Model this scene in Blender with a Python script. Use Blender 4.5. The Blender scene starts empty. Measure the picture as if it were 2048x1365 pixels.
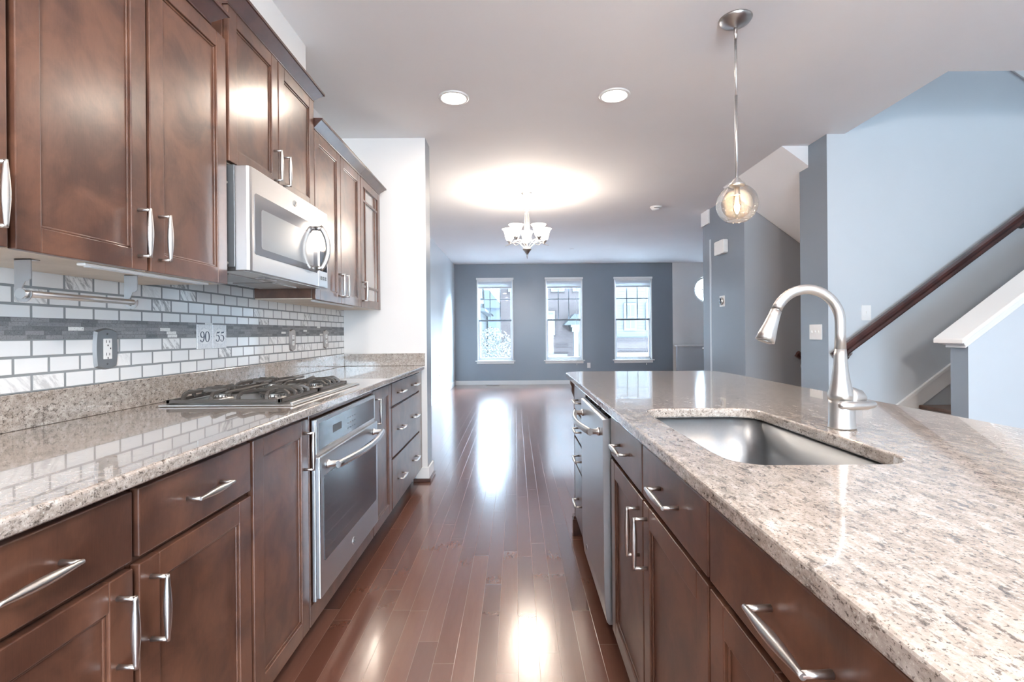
import bpy, bmesh, math, random
from mathutils import Vector, Matrix
random.seed(7)
PI = math.pi
S = bpy.context.scene
COL = S.collection

# ------------------------------------------------------------------ camera
FPX = 990.0
cam_d = bpy.data.cameras.new('camera')
cam = bpy.data.objects.new('camera', cam_d)
COL.objects.link(cam)
cam_d.sensor_width = 36.0
cam_d.sensor_fit = 'HORIZONTAL'
cam_d.lens = FPX * 36.0 / 2048.0
cam_d.clip_start = 0.02
cam_d.clip_end = 300
cam_d.shift_x = -7.0 / 2048.0
cam_d.shift_y = -16.5 / 2048.0
ROLL = 0.0085
cam.matrix_world = Matrix.Translation((0, 0, 1.18)) @ Matrix.Rotation(PI / 2, 4, 'X') @ Matrix.Rotation(-ROLL, 4, 'Z')
S.camera = cam

# ------------------------------------------------------------------ world, exposure
w = bpy.data.worlds.new('world')
S.world = w
w.use_nodes = True
bg = w.node_tree.nodes['Background']
bg.inputs[0].default_value = (0.62, 0.82, 1.0, 1)
bg.inputs[1].default_value = 16.0
S.view_settings.view_transform = 'Standard'
S.view_settings.look = 'None'
S.view_settings.gamma = 1.0
S.view_settings.exposure = 0.80
S.view_settings.use_curve_mapping = False
try:
    S.cycles.use_denoising = True
    S.cycles.max_bounces = 10
    S.cycles.diffuse_bounces = 5
    S.cycles.glossy_bounces = 5
    S.cycles.transparent_max_bounces = 10
    S.cycles.sample_clamp_indirect = 6.0
    S.cycles.caustics_reflective = False
    S.cycles.caustics_refractive = False
    S.cycles.blur_glossy = 0.5
except Exception:
    pass


def light(name, kind, loc, power, color, size=0.1, rot=(0, 0, 0), size_y=None, portal=False, spread=None):
    d = bpy.data.lights.new(name, kind)
    o = bpy.data.objects.new(name, d)
    COL.objects.link(o)
    o.location = loc
    o.rotation_euler = rot
    d.energy = power
    d.color = color
    if kind == 'AREA':
        d.shape = 'DISK' if size_y is None else 'RECTANGLE'
        d.size = size
        if size_y:
            d.size_y = size_y
        if spread:
            d.spread = spread
    else:
        d.shadow_soft_size = size
    if portal:
        d.cycles.is_portal = True
    return o


# hazy low daylight from beyond the street
sun = light('sun', 'SUN', (0, 30, 20), 110.0, (0.66, 0.84, 1.0), 0.1, Vector((0.58, 0.70, 0.55)).to_track_quat('Z', 'Y').to_euler())
sun.data.angle = math.radians(45)
# daylight portals in the window openings (they only guide the sky light through)
for x0, x1 in ((-0.86, -0.06), (0.70, 1.52), (2.27, 3.09)):
    light('window_portal', 'AREA', ((x0 + x1) / 2, 11.2, 1.48), 1, (1, 1, 1), x1 - x0, (-PI / 2, 0, 0), 1.9, portal=True)
light('garden_door_portal', 'AREA', (1.1, -2.5, 1.08), 1, (1, 1, 1), 1.75, (PI / 2, 0, 0), 2.1, portal=True)

WARM = (1.0, 0.86, 0.74)
CANS = [(-0.396, 3.28), (0.665, 3.265), (-0.396, 1.35), (0.665, 1.35), (-0.396, -0.7), (1.3, -0.7)]
CAN_W = 4.5

# ------------------------------------------------------------------ node helpers / materials
class NT:
    def __init__(s, name):
        s.m = bpy.data.materials.new(name)
        s.m.use_nodes = True
        s.t = s.m.node_tree
        s.b = s.t.nodes['Principled BSDF']

    def n(s, typ, **kw):
        x = s.t.nodes.new(typ)
        for k, v in kw.items():
            if k.startswith('i_'):
                key = k[2:]
                key = int(key) if key.isdigit() else key.replace('_', ' ')
                s.link(v, x.inputs[key])
            else:
                setattr(x, k, v)
        return x

    def link(s, v, inp):
        if isinstance(v, bpy.types.NodeSocket):
            s.t.links.new(v, inp)
        elif v is not None:
            inp.default_value = v

    def math(s, op, a, b=None, c=None):
        x = s.t.nodes.new('ShaderNodeMath')
        x.operation = op
        s.link(a, x.inputs[0])
        if b is not None:
            s.link(b, x.inputs[1])
        if c is not None:
            s.link(c, x.inputs[2])
        return x.outputs[0]

    def coord(s, scale=(1, 1, 1), rot=(0, 0, 0), world=True):
        if world:
            g = s.t.nodes.new('ShaderNodeNewGeometry').outputs['Position']
        else:
            g = s.t.nodes.new('ShaderNodeTexCoord').outputs['Object']
        mp = s.t.nodes.new('ShaderNodeMapping')
        mp.inputs['Scale'].default_value = scale
        mp.inputs['Rotation'].default_value = rot
        s.t.links.new(g, mp.inputs['Vector'])
        return mp.outputs[0]

    def noise(s, vec, scale, detail=4, rough=0.55, dist=0.0):
        x = s.t.nodes.new('ShaderNodeTexNoise')
        s.t.links.new(vec, x.inputs['Vector'])
        x.inputs['Scale'].default_value = scale
        x.inputs['Detail'].default_value = detail
        x.inputs['Roughness'].default_value = rough
        x.inputs['Distortion'].default_value = dist
        return x.outputs[0]

    def ramp(s, fac, stops):
        x = s.t.nodes.new('ShaderNodeValToRGB')
        s.link(fac, x.inputs[0])
        e = x.color_ramp.elements
        while len(e) < len(stops):
            e.new(0.5)
        for k, (p, c) in enumerate(stops):
            e[k].position = p
            e[k].color = c if len(c) == 4 else (*c, 1)
        return x.outputs[0]

    def mix(s, fac, a, b, blend='MIX'):
        x = s.t.nodes.new('ShaderNodeMix')
        x.data_type = 'RGBA'
        x.blend_type = blend
        s.link(fac, x.inputs[0])
        s.link(a if isinstance(a, bpy.types.NodeSocket) else (*a, 1), x.inputs[6])
        s.link(b if isinstance(b, bpy.types.NodeSocket) else (*b, 1), x.inputs[7])
        return x.outputs[2]

    def bump(s, h, strength=0.2, dist=0.01):
        x = s.t.nodes.new('ShaderNodeBump')
        x.inputs['Strength'].default_value = strength
        x.inputs['Distance'].default_value = dist
        s.t.links.new(h, x.inputs['Height'])
        s.t.links.new(x.outputs[0], s.b.inputs['Normal'])

    def set(s, **kw):
        for k, v in kw.items():
            s.link(v if isinstance(v, bpy.types.NodeSocket) or not isinstance(v, tuple) else (*v, 1),
                   s.b.inputs[k.replace('_', ' ')])
        return s


def simple(name, col, rough=0.5, metal=0.0, var=0.06, scale=20, **kw):
    """procedural paint / metal: base colour with a faint mottling"""
    t = NT(name)
    f = t.noise(t.coord(), scale, 3)
    lo = tuple(c * (1 - var) for c in col)
    hi = tuple(min(1, c * (1 + var)) for c in col)
    t.set(Base_Color=t.mix(f, lo, hi), Roughness=rough, Metallic=metal)
    t.set(**kw)
    return t.m


def paint(name, col, rough=0.45, bump=0.06):
    t = NT(name)
    v = t.coord()
    f = t.noise(v, 2.0, 3)
    t.set(Base_Color=t.mix(f, tuple(c * 0.97 for c in col), tuple(min(1, c * 1.03) for c in col)), Roughness=rough)
    t.bump(t.noise(v, 260, 2), bump, 0.001)
    return t.m


def wood_mat(name, dark, light_, rough=0.3, grain=(6, 6, 1.2)):
    t = NT(name)
    v = t.coord()
    a = t.noise(v, 7.0, 5, 0.62, 0.5)
    g = t.noise(t.coord(scale=grain), 14, 6, 0.7)
    fine = t.noise(t.coord(scale=(1, 1, 0.06)), 420, 2, 0.6)
    c = t.mix(t.ramp(a, [(0.38, (0, 0, 0)), (0.62, (1, 1, 1))]), dark, light_)
    c = t.mix(t.math('MULTIPLY', g, 0.35), c, tuple(x * 0.55 for x in dark))
    c = t.mix(t.math('MULTIPLY', fine, 0.25), c, tuple(min(1, x * 1.5) for x in light_))
    t.set(Base_Color=c, Roughness=rough, Coat_Weight=0.35, Coat_Roughness=0.22)
    t.bump(fine, 0.03, 0.0006)
    return t.m


def granite_mat(name, stretch, rot=0.0, coat=0.5):
    t = NT(name)
    v = t.coord(rot=(0, 0, rot), scale=stretch)
    v0 = t.coord()
    big = t.noise(v, 3.0, 5, 0.65, 0.8)
    mid = t.noise(v, 62, 6, 0.7, 0.3)
    sp = t.noise(v0, 230, 3, 0.65)
    vst = t.noise(v, 95, 4, 0.7, 0.3)
    base = t.ramp(mid, [(0.31, (0.16, 0.14, 0.125)), (0.42, (0.36, 0.32, 0.285)), (0.54, (0.53, 0.475, 0.43)), (0.68, (0.76, 0.725, 0.685))])
    tint = t.ramp(big, [(0.36, (0.52, 0.53, 0.52)), (0.5, (0.62, 0.55, 0.50)), (0.64, (0.46, 0.37, 0.30))])
    c = t.mix(0.30, base, tint)
    band = t.ramp(t.noise(v, 7, 4, 0.6, 0.8), [(0.50, (0, 0, 0)), (0.66, (1, 1, 1))])
    dk = t.ramp(vst, [(0.37, (1, 1, 1)), (0.43, (0, 0, 0))])
    dk2 = t.math('MULTIPLY', t.ramp(vst, [(0.40, (1, 1, 1)), (0.50, (0, 0, 0))]), band)
    c = t.mix(t.math('MULTIPLY', t.math('MAXIMUM', dk, t.math('MULTIPLY', dk2, 0.7)), 0.8), c, (0.085, 0.070, 0.060))
    c = t.mix(t.math('MULTIPLY', t.ramp(sp, [(0.35, (1, 1, 1)), (0.41, (0, 0, 0))]), 0.85), c, (0.07, 0.06, 0.052))
    c = t.mix(t.math('MULTIPLY', t.ramp(sp, [(0.58, (0, 0, 0)), (0.68, (1, 1, 1))]), 0.6), c, (0.84, 0.82, 0.78))
    c = t.mix(1.0, c, (0.80, 0.77, 0.75), 'MULTIPLY')
    t.set(Base_Color=c, Roughness=0.12, Coat_Weight=coat, Coat_Roughness=0.02, IOR=1.5, Coat_IOR=1.5)
    return t.m


def floor_mat():
    t = NT('hand scraped hardwood planks')
    g = t.t.nodes.new('ShaderNodeNewGeometry').outputs['Position']
    sep = t.n('ShaderNodeSeparateXYZ', i_0=g)
    X, Y = sep.outputs[0], sep.outputs[1]
    PW = 0.0762
    u = t.math('DIVIDE', X, PW)
    row = t.math('FLOOR', u)
    fx = t.math('SUBTRACT', u, row)
    wn = t.n('ShaderNodeTexWhiteNoise', noise_dimensions='1D', i_1=row)
    yy = t.math('ADD', t.math('DIVIDE', Y, 0.95), t.math('MULTIPLY', wn.outputs[0], 7.3))
    pid = t.math('FLOOR', yy)
    fy = t.math('SUBTRACT', yy, pid)
    ex = t.math('MINIMUM', fx, t.math('SUBTRACT', 1.0, fx))
    ey = t.math('MINIMUM', fy, t.math('SUBTRACT', 1.0, fy))
    dx = t.math('MULTIPLY', ex, PW)
    dy = t.math('MULTIPLY', ey, 0.95)
    d = t.math('MINIMUM', dx, dy)
    seam = t.math('SUBTRACT', 1.0, t.math('SMOOTH_MIN', t.math('DIVIDE', d, 0.0010), 1.0, 0.1))
    seam = t.math('MAXIMUM', seam, 0.0)
    cmb = t.n('ShaderNodeCombineXYZ', i_0=row, i_1=pid)
    pr = t.n('ShaderNodeTexWhiteNoise', noise_dimensions='2D', i_0=cmb.outputs[0])
    off = t.n('ShaderNodeVectorMath', operation='MULTIPLY_ADD', i_0=cmb.outputs[0], i_1=(3.7, 5.1, 0), i_2=g)
    mp = t.n('ShaderNodeMapping', i_0=off.outputs[0])
    mp.inputs['Scale'].default_value = (9, 1.1, 1)
    gr = t.noise(mp.outputs[0], 5.5, 6, 0.6, 0.8)
    c = t.ramp(pr.outputs[0], [(0.0, (0.105, 0.043, 0.029)), (0.5, (0.145, 0.062, 0.042)), (1.0, (0.195, 0.088, 0.060))])
    c = t.mix(t.math('MULTIPLY', gr, 0.5), c, (0.10, 0.037, 0.024))
    c = t.mix(t.math('MULTIPLY', seam, 0.55), c, (0.40, 0.29, 0.23))  # glints on the plank bevels painted in as a lighter seam colour
    mp2 = t.n('ShaderNodeMapping', i_0=g)
    mp2.inputs['Scale'].default_value = (1.0, 0.55, 1)
    scr = t.noise(mp2.outputs[0], 26, 3, 0.5, 1.6)
    rg = t.math('ADD', 0.15, t.math('MULTIPLY', gr, 0.10))
    t.set(Base_Color=c, Roughness=rg, Coat_Weight=0.6, Coat_Roughness=0.17, IOR=1.55)
    h = t.math('ADD', t.math('MULTIPLY', scr, 0.55), t.math('MULTIPLY', t.math('SUBTRACT', 1.0, seam), 0.6))
    t.bump(h, 0.16, 0.003)
    return t.m


def tile_mat():
    t = NT('marble subway tile')
    g = t.t.nodes.new('ShaderNodeNewGeometry').outputs['Position']
    sep = t.n('ShaderNodeSeparateXYZ', i_0=g)
    vec = t.n('ShaderNodeCombineXYZ', i_0=t.math('ADD', sep.outputs[1], 3.0), i_1=t.math('SUBTRACT', sep.outputs[2], 1.0245 - 0.0494 * 4))
    br = t.n('ShaderNodeTexBrick', i_0=vec.outputs[0])
    br.offset = 0.5
    br.inputs['Color1'].default_value = (0, 0, 0, 1)
    br.inputs['Color2'].default_value = (1, 1, 1, 1)
    br.inputs['Mortar'].default_value = (0.5, 0.5, 0.5, 1)
    br.inputs['Scale'].default_value = 1.0
    br.inputs['Mortar Size'].default_value = 0.0042
    br.inputs['Mortar Smooth'].default_value = 0.25
    br.inputs['Bias'].default_value = 0.0
    br.inputs['Brick Width'].default_value = 0.1035
    br.inputs['Row Height'].default_value = 0.0494
    rnd = br.outputs[0]
    mq = t.n('ShaderNodeMapping', i_0=t.coord(rot=(0.9, 0, 0)))
    mq.inputs['Scale'].default_value = (1, 0.22, 1)
    v = mq.outputs[0]
    soft = t.noise(t.coord(), 9, 5, 0.6, 0.6)
    vein = t.noise(v, 55, 6, 0.7, 0.6)
    vmask = t.math('MULTIPLY', t.ramp(vein, [(0.47, (0, 0, 0)), (0.60, (1, 1, 1))]), t.ramp(rnd, [(0.86, (0, 0, 0)), (0.93, (1, 1, 1))]))
    c = t.mix(rnd, (0.80, 0.81, 0.82), (0.90, 0.90, 0.89))
    c = t.mix(t.math('MULTIPLY', soft, 0.30), c, (0.62, 0.64, 0.66))
    c = t.mix(t.math('MULTIPLY', vmask, 0.8), c, (0.22, 0.22, 0.23))
    c = t.mix(br.outputs[1], c, (0.25, 0.265, 0.275))
    t.set(Base_Color=c, Roughness=t.math('ADD', 0.16, t.math('MULTIPLY', br.outputs[1], 0.6)))
    t.bump(t.math('SUBTRACT', 1.0, br.outputs[1]), 0.5, 0.0025)
    return t.m


def mosaic_mat():
    t = NT('slate strip mosaic')
    g = t.t.nodes.new('ShaderNodeNewGeometry').outputs['Position']
    sep = t.n('ShaderNodeSeparateXYZ', i_0=g)
    rowh = 0.0125
    zz = t.math('DIVIDE', t.math('SUBTRACT', sep.outputs[2], 1.1727), rowh)
    row = t.math('FLOOR', zz)
    wr = t.n('ShaderNodeTexWhiteNoise', noise_dimensions='1D', i_1=row)
    yy = t.math('ADD', t.math('DIVIDE', sep.outputs[1], 0.056), t.math('MULTIPLY', wr.outputs[0], 9))
    pid = t.math('FLOOR', yy)
    cmb = t.n('ShaderNodeCombineXYZ', i_0=row, i_1=pid)
    pr = t.n('ShaderNodeTexWhiteNoise', noise_dimensions='2D', i_0=cmb.outputs[0])
    fz = t.math('SUBTRACT', zz, row)
    fy = t.math('SUBTRACT', yy, pid)
    e = t.math('MINIMUM', t.math('MULTIPLY', t.math('MINIMUM', fz, t.math('SUBTRACT', 1.0, fz)), rowh),
               t.math('MULTIPLY', t.math('MINIMUM', fy, t.math('SUBTRACT', 1.0, fy)), 0.056))
    seam = t.math('LESS_THAN', e, 0.0007)
    c = t.ramp(pr.outputs[0], [(0.0, (0.13, 0.135, 0.145)), (0.5, (0.21, 0.215, 0.225)), (0.955, (0.27, 0.27, 0.28)), (0.96, (0.78, 0.78, 0.77))])
    sp = t.noise(t.coord(), 240, 4, 0.7)
    c = t.mix(t.math('MULTIPLY', t.ramp(sp, [(0.33, (1, 1, 1)), (0.45, (0, 0, 0))]), 0.7), c, (0.05, 0.052, 0.056))
    c = t.mix(t.math('MULTIPLY', t.ramp(sp, [(0.58, (0, 0, 0)), (0.68, (1, 1, 1))]), 0.35), c, (0.5, 0.5, 0.5))
    c = t.mix(t.math('MULTIPLY', seam, 0.6), c, (0.12, 0.12, 0.125))
    t.set(Base_Color=c, Roughness=0.5)
    t.bump(t.math('SUBTRACT', pr.outputs[0], seam), 0.4, 0.002)
    return t.m


def brick_mat(name, c1, c2, mortar):
    t = NT(name)
    g = t.t.nodes.new('ShaderNodeNewGeometry').outputs['Position']
    sep = t.n('ShaderNodeSeparateXYZ', i_0=g)
    vec = t.n('ShaderNodeCombineXYZ', i_0=sep.outputs[0], i_1=sep.outputs[2])
    br = t.n('ShaderNodeTexBrick', i_0=vec.outputs[0])
    br.inputs['Color1'].default_value = (*c1, 1)
    br.inputs['Color2'].default_value = (*c2, 1)
    br.inputs['Mortar'].default_value = (*mortar, 1)
    br.inputs['Scale'].default_value = 1.0
    br.inputs['Mortar Size'].default_value = 0.012
    br.inputs['Brick Width'].default_value = 0.24
    br.inputs['Row Height'].default_value = 0.085
    t.set(Base_Color=br.outputs[0], Roughness=0.9)
    return t.m


def siding_mat(name, col):
    t = NT(name)
    g = t.t.nodes.new('ShaderNodeNewGeometry').outputs['Position']
    sep = t.n('ShaderNodeSeparateXYZ', i_0=g)
    f = t.math('FRACT', t.math('DIVIDE', sep.outputs[2], 0.15))
    c = t.mix(t.math('LESS_THAN', f, 0.12), col, tuple(x * 0.7 for x in col))
    t.set(Base_Color=c, Roughness=0.8)
    t.bump(f, 0.5, 0.02)
    return t.m


def steel_mat(name, col=(0.60, 0.60, 0.60), rough=0.27, axis=(1, 60, 60)):
    t = NT(name)
    f = t.noise(t.coord(scale=axis), 40, 3, 0.6)
    t.set(Base_Color=t.mix(f, tuple(c * 0.92 for c in col), tuple(min(1, c * 1.06) for c in col)), Metallic=1.0,
          Roughness=t.math('ADD', rough - 0.04, t.math('MULTIPLY', f, 0.08)))
    return t.m


def glass_mat(name, tint=(1, 1, 1), refl=0.08, rough=0.0, bumpy=0.0):
    t = NT(name)
    nt = t.t
    nt.nodes.remove(t.b)
    out = [n for n in nt.nodes if n.type == 'OUTPUT_MATERIAL'][0]
    tr = nt.nodes.new('ShaderNodeBsdfTransparent')
    tr.inputs[0].default_value = (*tint, 1)
    gl = nt.nodes.new('ShaderNodeBsdfGlossy')
    gl.inputs['Roughness'].default_value = rough
    lw = nt.nodes.new('ShaderNodeLayerWeight')
    lw.inputs[0].default_value = 0.25
    if bumpy:
        bp = nt.nodes.new('ShaderNodeBump')
        bp.inputs['Strength'].default_value = bumpy
        bp.inputs['Distance'].default_value = 0.004
        vo = nt.nodes.new('ShaderNodeTexVoronoi')
        vo.inputs['Scale'].default_value = 160
        nt.links.new(t.coord(), vo.inputs['Vector'])
        nt.links.new(vo.outputs[0], bp.inputs['Height'])
        nt.links.new(bp.outputs[0], gl.inputs['Normal'])
    mx = nt.nodes.new('ShaderNodeMixShader')
    f = t.math('MULTIPLY_ADD', lw.outputs['Fresnel'], 0.8, refl)
    if bumpy:
        dots = t.ramp(vo.outputs[0], [(0.10, (1, 1, 1)), (0.2, (0, 0, 0))])
        f = t.math('MAXIMUM', f, t.math('MULTIPLY', dots, 0.45))
    nt.links.new(f, mx.inputs[0])
    nt.links.new(tr.outputs[0], mx.inputs[1])
    nt.links.new(gl.outputs[0], mx.inputs[2])
    nt.links.new(mx.outputs[0], out.inputs[0])
    return t.m


def emit_mat(name, col, strength):
    t = NT(name)
    t.set(Base_Color=(0.9, 0.88, 0.85), Emission_Color=col, Roughness=0.4)
    t.b.inputs['Emission Strength'].default_value = strength
    return t.m


M = dict(
    ceiling=paint('ceiling paint', (0.88, 0.885, 0.90), 0.8),
    white_wall=paint('white wall paint', (0.80, 0.79, 0.78), 0.5),
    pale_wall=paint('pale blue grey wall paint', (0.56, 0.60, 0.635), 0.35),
    shaded_wall=paint('pale wall paint with shade', (0.36, 0.37, 0.39), 0.5),  # light grey paint with its shade put into a darker tone
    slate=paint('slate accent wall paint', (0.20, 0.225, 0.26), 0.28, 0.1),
    living_wall=paint('pale living room paint', (0.74, 0.79, 0.82), 0.3),
    trim=paint('white trim paint', (0.82, 0.82, 0.81), 0.3, 0.0),
    wood=wood_mat('cherry stained maple', (0.044, 0.018, 0.012), (0.135, 0.058, 0.034)),
    wood_dark=wood_mat('dark cherry moulding', (0.045, 0.017, 0.012), (0.085, 0.035, 0.024)),
    maple=wood_mat('natural maple underside', (0.52, 0.42, 0.32), (0.66, 0.55, 0.43), 0.5),
    rail=wood_mat('dark handrail wood', (0.030, 0.012, 0.011), (0.075, 0.027, 0.022), 0.3, (1.2, 6, 6)),
    tread=wood_mat('stained stair tread', (0.09, 0.045, 0.03), (0.17, 0.09, 0.06), 0.4),
    granite_l=granite_mat('beige granite left', (1.0, 0.7, 1.0), 0.15, 1.0),
    granite_r=granite_mat('beige granite island', (1.0, 0.42, 1.0), -0.25),
    floor=floor_mat(), tile=tile_mat(), mosaic=mosaic_mat(),
    steel=steel_mat('brushed stainless', (0.62, 0.62, 0.62), 0.30),
    steel_v=steel_mat('brushed stainless upright grain', (0.50, 0.50, 0.51), 0.32, (60, 60, 1)),
    nickel=steel_mat('satin nickel', (0.66, 0.645, 0.63), 0.33, (0.4, 0.4, 0.4)),
    nickel_dark=steel_mat('dark nickel', (0.40, 0.38, 0.37), 0.34, (0.4, 0.4, 0.4)),
    sink=steel_mat('sink stainless', (0.31, 0.325, 0.34), 0.33, (2, .2, 2)),
    black_glass=simple('black oven glass', (0.02, 0.022, 0.026), 0.05, 0, 0.05, Coat_Weight=0.6, IOR=1.6),
    mw_glass=simple('grey microwave glass', (0.20, 0.20, 0.21), 0.10, 0.35, 0.03, Coat_Weight=0.5),
    mw_window=simple('light microwave mesh window', (0.34, 0.35, 0.36), 0.15, 0.25, 0.04, 900, Coat_Weight=0.5),
    iron=simple('cast iron grate', (0.070, 0.062, 0.056), 0.45, 0.2, 0.15, 120),
    burner=steel_mat('burner alloy', (0.5, 0.49, 0.47), 0.35),
    plate_steel=simple('grey steel cover plate', (0.30, 0.31, 0.32), 0.42, 0.8),
    black=simple('black plastic', (0.025, 0.025, 0.028), 0.35),
    grey_metal=simple('grey painted metal', (0.13, 0.135, 0.14), 0.4, 0.5),
    plastic=simple('white plastic', (0.82, 0.82, 0.81), 0.3),
    cab_glass=simple('cabinet door glass', (0.36, 0.33, 0.31), 0.08, 0.2, 0.03, Coat_Weight=0.8),
    blind=simple('white cellular shade', (0.70, 0.73, 0.76), 0.8),
    vinyl=simple('white window vinyl', (0.78, 0.82, 0.86), 0.35),
    muntin=simple('window muntin', (0.16, 0.19, 0.22), 0.4),
    glass=glass_mat('window glass', (0.97, 0.985, 1.0), 0.02),
    globe=glass_mat('seeded pendant glass', (0.94, 0.91, 0.88), 0.04, 0.03, 0.5),
    can=emit_mat('recessed lamp glow', (1.0, 0.93, 0.84), 14.0),
    shade=emit_mat('frosted glass lamp shade', (1.0, 0.88, 0.74), 4.0),
    filament=emit_mat('glowing filament bulb', (1.0, 0.62, 0.30), 22.0),
    bulb=glass_mat('bulb glass', (1.0, 0.9, 0.75), 0.05),
    seam_dark=simple('dark joint', (0.02, 0.018, 0.016), 0.7),
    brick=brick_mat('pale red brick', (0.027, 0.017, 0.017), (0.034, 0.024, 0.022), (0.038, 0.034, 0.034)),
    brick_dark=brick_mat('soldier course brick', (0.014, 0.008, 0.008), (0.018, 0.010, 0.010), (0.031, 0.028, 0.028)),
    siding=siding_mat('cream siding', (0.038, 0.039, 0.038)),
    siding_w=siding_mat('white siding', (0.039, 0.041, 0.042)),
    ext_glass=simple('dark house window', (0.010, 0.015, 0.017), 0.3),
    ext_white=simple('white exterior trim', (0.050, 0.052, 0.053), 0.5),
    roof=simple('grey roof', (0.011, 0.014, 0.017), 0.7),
    haze_house=simple('haze tinted far house', (0.025, 0.031, 0.038), 0.8),  # distance haze put into the colour, wall and roof alike
    asphalt=simple('pale concrete street', (0.74, 0.75, 0.76), 0.9),
    bark=simple('tree bark', (0.10, 0.08, 0.06), 0.9),
)
t_leaf = NT('pale spring leaves')
_f = t_leaf.noise(t_leaf.coord(), 14, 2)
t_leaf.set(Base_Color=t_leaf.ramp(_f, [(0.35, (0.010, 0.010, 0.008)), (0.5, (0.04, 0.04, 0.034)), (0.62, (0.10, 0.098, 0.095))]), Roughness=0.8)
M['leaf'] = t_leaf.m

t_deco = NT('floral ceramic glaze')
_v = t_deco.coord(world=False)
_n = t_deco.noise(_v, 95, 4, 0.6, 2.2)
_line = t_deco.ramp(_n, [(0.45, (0, 0, 0)), (0.475, (1, 1, 1)), (0.50, (1, 1, 1)), (0.525, (0, 0, 0))])
_sp = t_deco.n('ShaderNodeSeparateXYZ', i_0=_v)
_d = t_deco.math('SQRT', t_deco.math('ADD', t_deco.math('POWER', t_deco.math('DIVIDE', _sp.outputs[1], 0.040), 2.0),
                                     t_deco.math('POWER', t_deco.math('DIVIDE', _sp.outputs[2], 0.034), 2.0)))
_msk = t_deco.math('MULTIPLY', t_deco.math('GREATER_THAN', _d, 1.0), _line)
t_deco.set(Base_Color=t_deco.mix(t_deco.math('MULTIPLY', _msk, 0.5), (0.86, 0.87, 0.88), (0.22, 0.27, 0.36)), Roughness=0.15)
M['deco'] = t_deco.m


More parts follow.
